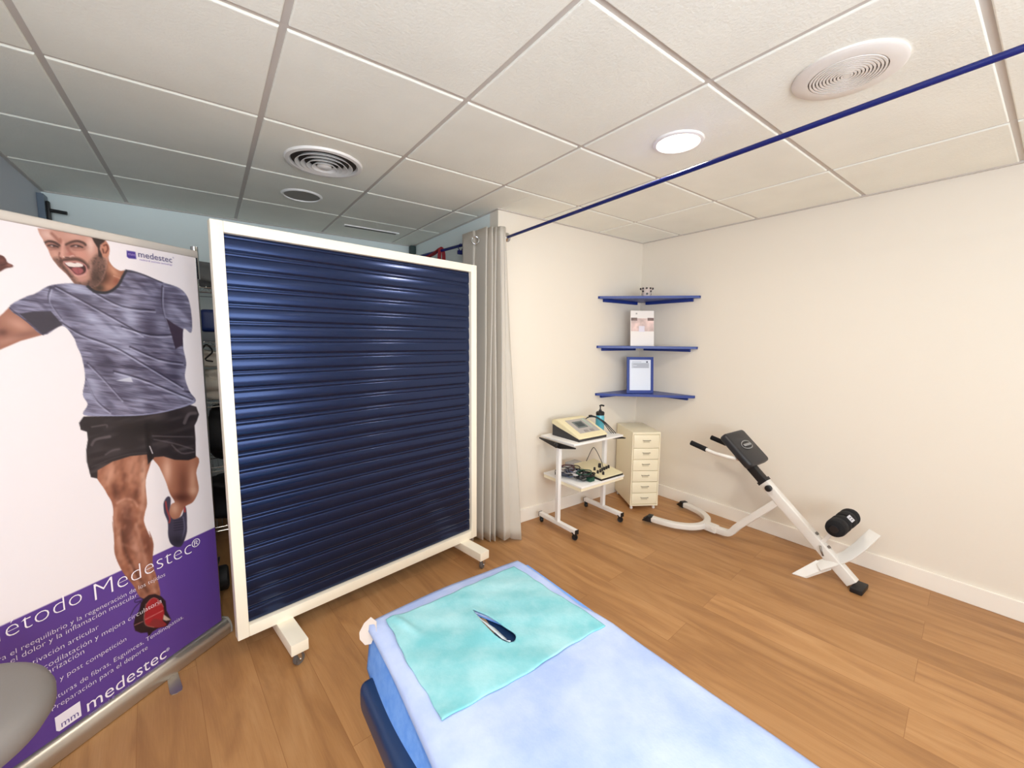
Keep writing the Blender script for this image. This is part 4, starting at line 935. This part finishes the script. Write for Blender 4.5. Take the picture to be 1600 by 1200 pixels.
# bolts and pin
M_bolt = mat('bolt_steel', (140, 134, 128), .35, .9)
bn = Vector((0, -bd.z, bd.y))
for f, sz in ((.43, .010), (.30, .009)):
    p = Vector((GX, -.205, .030)) + Vector((0, .495, .452)) * f + bn * .031
    bm = new(); lathe(bm, [(0, 0), (sz, 0), (sz, .010), (0, .012)], p, 10, Matrix((Vector((1, 0, 0)), bd, bn)).transposed()); gp('bolt', bm, M_bolt)
p = Vector((GX, -.205, .030)) + Vector((0, .495, .452)) * .32
bm = new(); tube(bm, [p + Vector((-.03, 0, .02)), p + Vector((-.045, -.01, .0)), p + Vector((-.04, -.02, -.03))], .005, 8); gp('pin', bm, M_bolt)

# ---------------------------------------------------------------- treatment table
bz = .590
t = thing('treatment_table', 'navy treatment table covered with disposable sheets in the foreground', 'massage table', (.97, -.65, 0))
bm = new(); box(bm, (0, 0, bz - .045), (.54, 1.84, .09), .02, None, 3); obj('cushion', bm, M_navy, t)
bm = new(); bx(bm, -.24, .24, -.86, .86, .44, .4995, .004); obj('under_frame', bm, M_white, t)
for x in (-.2, .2):
    for y in (-.7, .7):
        bm = new(); bx(bm, x - .02, x + .02, y - .02, y + .02, 0, .44, .004); obj('leg', bm, M_white, t)
bm = new(); box(bm, (-.298, .672, .458), (.062, .40, .085), .028, None, 4); ar = obj('arm_bolster', bm, M_navy, t)
bm = new(); tube(bm, [(-.30, .55, .45), (-.22, .55, .47)], .009, 8, False); tube(bm, [(-.30, .78, .45), (-.22, .78, .47)], .009, 8, False); obj('bracket', bm, M_chrome, ar)

def sheet_mat(name, c1, c2, scale=5):
    m = bpy.data.materials.new(name); m.use_nodes = True; nt = m.node_tree; N = nt.nodes; L = nt.links; b = N['Principled BSDF']
    tc = N.new('ShaderNodeTexCoord'); n = N.new('ShaderNodeTexNoise'); n.inputs['Scale'].default_value = scale; n.inputs['Detail'].default_value = 9; n.inputs['Roughness'].default_value = .62
    L.new(tc.outputs['Object'], n.inputs['Vector']); r = N.new('ShaderNodeValToRGB'); r.color_ramp.elements[0].position = .35; r.color_ramp.elements[1].position = .68
    r.color_ramp.elements[0].color = rgb(*c1); r.color_ramp.elements[1].color = rgb(*c2); L.new(n.outputs['Fac'], r.inputs['Fac']); L.new(r.outputs['Color'], b.inputs['Base Color'])
    n2 = N.new('ShaderNodeTexNoise'); n2.inputs['Scale'].default_value = 160; L.new(tc.outputs['Object'], n2.inputs['Vector'])
    bp = N.new('ShaderNodeBump'); bp.inputs['Strength'].default_value = .25; bp.inputs['Distance'].default_value = .002; L.new(n2.outputs['Fac'], bp.inputs['Height']); L.new(bp.outputs['Normal'], b.inputs['Normal'])
    b.inputs['Roughness'].default_value = .85; return m
HOLE = [(.955, .150), (.972, .115), (.985, .060), (.988, .020), (.975, -.004), (.955, .002), (.945, .03), (.944, .08)]
HOLE = [(.955, .160), (.972, .11), (.988, .055), (.998, .010), (.981, -.010), (.962, .000), (.948, .04), (.946, .10)]
HOLE_BIG = [(.970 + (x - .970) * 1.7, .07 + (y - .07) * 1.16) for x, y in HOLE]
def inpoly(x, y, P):
    c = False
    for i in range(len(P)):
        a = P[i]; b = P[i - 1]
        if (a[1] > y) != (b[1] > y) and x < (b[0] - a[0]) * (y - a[1]) / (b[1] - a[1]) + a[0]: c = not c
    return c
def nz2(x, y, s=1.):
    return (math.sin(9.1 * x * s + 3 * y) * math.sin(7.3 * y * s - 2 * x) + .5 * math.sin(23 * x * s + 11 * y * s + 1.3) * math.sin(19 * y * s - 5 * x + .4))
def geometry_closest(p, a, b):
    p = Vector((p.x, p.y, 0)); d_ = b - a; k = max(0, min(1, (p - a).dot(d_) / (d_.length_squared + 1e-12))); return a + d_ * k
def drape(name, quad, m, zf, lab, cat, nx=70, ny=150, hole=None, th=.0012):
    """quad: fn(u,v)->(x,y); zf(x,y,u,v)->z"""
    bm = new(); g_ = []
    for j in range(ny + 1):
        row = []
        for i in range(nx + 1):
            u = i / nx; v = j / ny; x, y = quad(u, v); z = zf(x, y, u, v)
            if isinstance(z, tuple): x, y, z = z
            row.append(bm.verts.new((x, y, z)))
        g_.append(row)
    for j in range(ny):
        for i in range(nx):
            f = (g_[j][i], g_[j][i + 1], g_[j + 1][i + 1], g_[j + 1][i])
            if hole:
                c = sum((v.co for v in f), Vector()) / 4
                if inpoly(c.x, c.y, hole): continue
            bm.faces.new(f)
    if hole:                                   # pull the cut edge onto the outline of the tear
        hs_ = smoothpath([Vector((x, y, 0)) for x, y in hole + hole[:1]], 4)
        for v in bm.verts:
            if v.is_boundary and abs(v.co.x - .97) < .1 and abs(v.co.y - .07) < .16:
                q = min((geometry_closest(v.co, a_, b_) for a_, b_ in zip(hs_, hs_[1:])), key=lambda w_: (w_.x - v.co.x) ** 2 + (w_.y - v.co.y) ** 2)
                v.co.x, v.co.y = q.x, q.y
    for v in [v for v in bm.verts if not v.link_faces]: bm.verts.remove(v)
    o = obj(name, bm, m, None, 'all'); md = o.modifiers.new('th', 'SOLIDIFY'); md.thickness = th; md.offset = 1
    return tag(o, lab, cat)
BX0, BX1, BY1 = .70, 1.24, .27
# blue under-sheet, hanging down at the sides (left side hangs lower)
def under(x, y, u, v):
    z = bz + .004
    if x < BX0 - .0: k = BX0 - x; x = BX0 - .006 - .14 * k - .012 * math.sin(9 * y + 1) * min(1, k * 8); z -= max(0, k - .006)
    elif x > BX1: k = x - BX1; x = BX1 + .008 + .35 * k; z -= max(0, k - .004)
    return (x, y, z)
drape('undersheet', lambda u, v: (BX0 - .12 + u * (BX1 - BX0 + .12 + .035), -1.5 + v * (BY1 - .0 + 1.5)), sheet_mat('blue_nonwoven', (96, 150, 232), (122, 170, 240), 30), under,
      'bright blue disposable sheet hanging over the sides of the treatment table', 'sheet', hole=HOLE_BIG)
# pale blue cover sheet
def cover_xy(u, v):
    y = -1.5 + v * (1.5 + .312)
    xl = .676 + .0; xr = 1.262
    if y > -.11: xr = 1.262 - .03 * min(1, (y + .11) / .1)
    xl += .010 * math.sin(y * 5 + .5); xr += .006 * math.sin(y * 7)
    x = xl + u * (xr - xl)
    # far edge bulges: corners slightly back
    y2 = y + max(0, (y - .2)) * .12 * math.sin(PI * u) - max(0, y - .22) * .25 * (1 - u) ** 3
    return x, y2
def cover_z(x, y, u, v):
    z = bz + .0065 + .0022 * (nz2(x, y) + 1)
    if y > BY1 + .002: z -= (y - BY1) * .12
    if x < BX0 - .006: z -= (BX0 - .006 - x) * .9
    if x > BX1 + .004: z -= (x - BX1 - .004) * .5
    return z
drape('cover_sheet', cover_xy, sheet_mat('pale_blue_nonwoven', (152, 170, 216), (184, 196, 228), 5), cover_z, 'pale blue paper sheet lying over the whole treatment table', 'sheet', hole=HOLE_BIG)
# white flap at far left corner
bm = new(); P_ = [(.706, .306, .601), (.684, .296, .598), (.664, .274, .592), (.660, .258, .584), (.668, .240, .576), (.682, .232, .578), (.700, .240, .6015), (.712, .275, .6035)]
slab(bm, P_, .0015, (-.3, .2, 1)); tag(obj('paper_flap', bm, mat('paper_flap_white', (206, 192, 184), .7)), 'folded cream paper corner at the far left of the treatment table', 'paper')
# turquoise towel
TQ = [(.733, .262), (1.192, .275), (1.222, -.112), (.722, -.105)]     # far-left, far-right, near-right, near-left
def towel_xy(u, v):
    a = [TQ[3][i] * (1 - u) + TQ[2][i] * u for i in (0, 1)]; b_ = [TQ[0][i] * (1 - u) + TQ[1][i] * u for i in (0, 1)]
    x = a[0] * (1 - v) + b_[0] * v; y = a[1] * (1 - v) + b_[1] * v
    x += .0025 * math.sin(v * 9) + .0012 * math.sin(v * 31 + 1); y += .003 * math.sin(u * 8 + 1) + .0012 * math.sin(u * 37)
    # rounded corners
    return x, y
def towel_z(x, y, u, v):
    z = bz + .0105 + .0022 * (nz2(x, y) + 1) + .0022 * nz2(x, y, 2.2)
    d = math.hypot(x - .957, (y - .08) * .6); z += .010 * math.exp(-(d / .035) ** 2)
    z += .008 * math.exp(-((x - .775 + (y - .2) * .3) / .012) ** 2) * math.exp(-((y - .215) / .05) ** 2)
    e = min(u, 1 - u, v, 1 - v)
    return z - max(0, .012 - e) * .10
drape('towel', towel_xy, sheet_mat('turquoise_towel', (108, 178, 186), (158, 202, 208), 8), towel_z, 'turquoise cloth with a torn face slit at the head of the treatment table', 'towel', 130, 110, HOLE, .003)
# torn lining lip and the seat inside the slit
bm = new(); lp = [(.953, .155, .606), (.951, .11, .607), (.953, .06, .608), (.958, .012, .607), (.965, .0, .606), (.972, -.006, .606)]
wd_ = [.0, .009, .017, .014, .005, .0]
a_ = [bm.verts.new(p) for p in lp]; b_ = [bm.verts.new((p[0] + w_ * .9, p[1] + (w_ * .8 if i > 3 else 0), p[2] - .006)) for i, (p, w_) in enumerate(zip(lp, wd_))]
for i in range(5): bm.faces.new((a_[i], a_[i + 1], b_[i + 1], b_[i]))
bmesh.ops.remove_doubles(bm, verts=bm.verts, dist=.0001)
o = obj('torn_lining', bm, mat('lining_white', (190, 200, 208), .8)); md = o.modifiers.new('th', 'SOLIDIFY'); md.thickness = .001
tag(o, 'white torn paper lip along the slit in the turquoise cloth', 'paper')
bm = new(); box(bm, (.962, .095, bz + .0005), (.018, .07, .004), .001, RZ(-.12)); tag(obj('paper_scrap', bm, mat('tan_paper', (178, 142, 112), .7)), 'tan strip visible inside the slit of the turquoise cloth', 'paper')

# ---------------------------------------------------------------- wire rack behind the screen
t = thing('wire_rack', 'chrome wire shelving rack in the alcove behind the blue screen', 'shelving', (.75, 2.72, 0))
RW, RD = .90, .40
for x in (-RW / 2, RW / 2):
    for y in (-RD / 2, RD / 2):
        bm = new(); tube(bm, [(x, y, 0), (x, y, 1.84)], .0125, 10, False); obj('post', bm, M_chrome, t)
RZs = [.10, .52, .96, 1.36, 1.71]
for z in RZs:
    bm = new()
    for zz in (z, z - .028):
        for y in (-RD / 2 + .013, RD / 2 - .013): tube(bm, [(-RW / 2, y, zz), (RW / 2, y, zz)], .003, 6, False)
        for x in (-RW / 2 + .013, RW / 2 - .013): tube(bm, [(x, -RD / 2, zz), (x, RD / 2, zz)], .003, 6, False)
    for k in range(1, 30):
        x = -RW / 2 + RW * k / 30; tube(bm, [(x, -RD / 2, z + .003), (x, RD / 2, z + .003)], .0018, 5, False)
    zz = [z if k % 2 else z - .028 for k in range(31)]
    tube(bm, [(-RW / 2 + RW * k / 30, -RD / 2 + .013, zz[k]) for k in range(31)], .0015, 5, False)
    obj('wire_shelf', bm, M_chrome, t, False)
def lump(name, c, s, m, lab, cat, seed, amp=.25, bev=.3):
    bm = new(); bmesh.ops.create_icosphere(bm, subdivisions=4, radius=1)
    rs = random.Random(seed); ph = [rs.uniform(0, 6) for _ in range(6)]
    for v in bm.verts:
        n = v.co.copy(); q = [math.copysign(abs(a) ** .55, a) for a in n]
        k = 1 + amp * .3 * (math.sin(4 * n.x + ph[0]) * math.sin(5 * n.y + ph[1]) + math.sin(7 * n.z + ph[2] + 3 * n.x))
        v.co = Vector((q[0] * s[0] / 2 * k, q[1] * s[1] / 2 * k, q[2] * s[2] / 2 * k))
    zmin = min(v.co.z for v in bm.verts)
    for v in bm.verts: v.co.z -= zmin; v.co += Vector(c)
    return tag(obj(name, bm, m, None, 'all'), lab, cat)
lump('bag', (.55, 2.66, 1.715), (.46, .26, .17), mat('grey_bag', (112, 112, 112), .6), 'dark grey soft bag on top of the wire rack', 'bag', 1)
bm = new(); bx(bm, .345, .62, 2.56, 2.80, 1.428, 1.575, .03, 4); tag(obj('storage_box', bm, mat('blue_bin', (24, 50, 116), .4)), 'blue box on the wire rack between banner and screen', 'box')
bm = new(); bx(bm, .33, .64, 2.545, 2.82, 1.366, 1.4275, .012); tag(obj('folded_fabric', bm, mat('grey_towels', (128, 134, 140), .8)), 'folded grey fabric under the blue box on the wire rack', 'towel')
lump('towel_bundle', (.47, 2.66, .972), (.36, .28, .17), mat('white_towels', (222, 216, 204), .9, bump=.4, bscale=90), 'lower crumpled white towel on the wire rack', 'towel', 3, .5)
lump('towel_bundle', (.46, 2.66, 1.185), (.30, .26, .12), mat('white_towels', (222, 216, 204), .9), 'upper crumpled white towel on the wire rack', 'towel', 5, .5)
lump('cushion', (.62, 2.72, 1.29), (.24, .22, .09), mat('grey_cushion', (120, 124, 126), .8), 'dark grey cushion above the white towels on the wire rack', 'cushion', 9, .3)
bm = new(); tube(bm, [(.34, 2.51, 1.30), (.37, 2.50, 1.345), (.40, 2.50, 1.30), (.36, 2.50, 1.25), (.40, 2.50, 1.235)], .005, 8); tag(obj('cable', bm, M_black, None, 'all'), 'black cord loop hanging at the front of the wire rack', 'cable')
lump('black_bag', (.58, 2.70, .525), (.52, .34, .38), mat('black_bag', (22, 22, 26), .6), 'large black bag on a lower shelf of the wire rack', 'bag', 7)
lump('black_bag', (.58, 2.70, .105), (.50, .34, .32), mat('black_bag', (22, 22, 26), .6), 'black bag on the bottom shelf of the wire rack', 'bag', 8)
t = thing('bag', 'black bag with round side standing on the floor behind the banner base', 'bag', (.33, 1.86, 0))
bm = new(); lathe(bm, [(0, -.10), (.05, -.10), (.065, -.09), (.07, 0), (.065, .09), (.05, .10), (0, .10)], (-.03, 0, .07), 24, RY(PI / 2)); obj('body', bm, mat('black_bag', (22, 22, 26), .6), t)
bm = new(); tube(bm, [(.0, -.03, .13), (.02, -.05, .17), (.03, 0, .19), (.02, .03, .15)], .005, 8); obj('strap', bm, M_black, t)
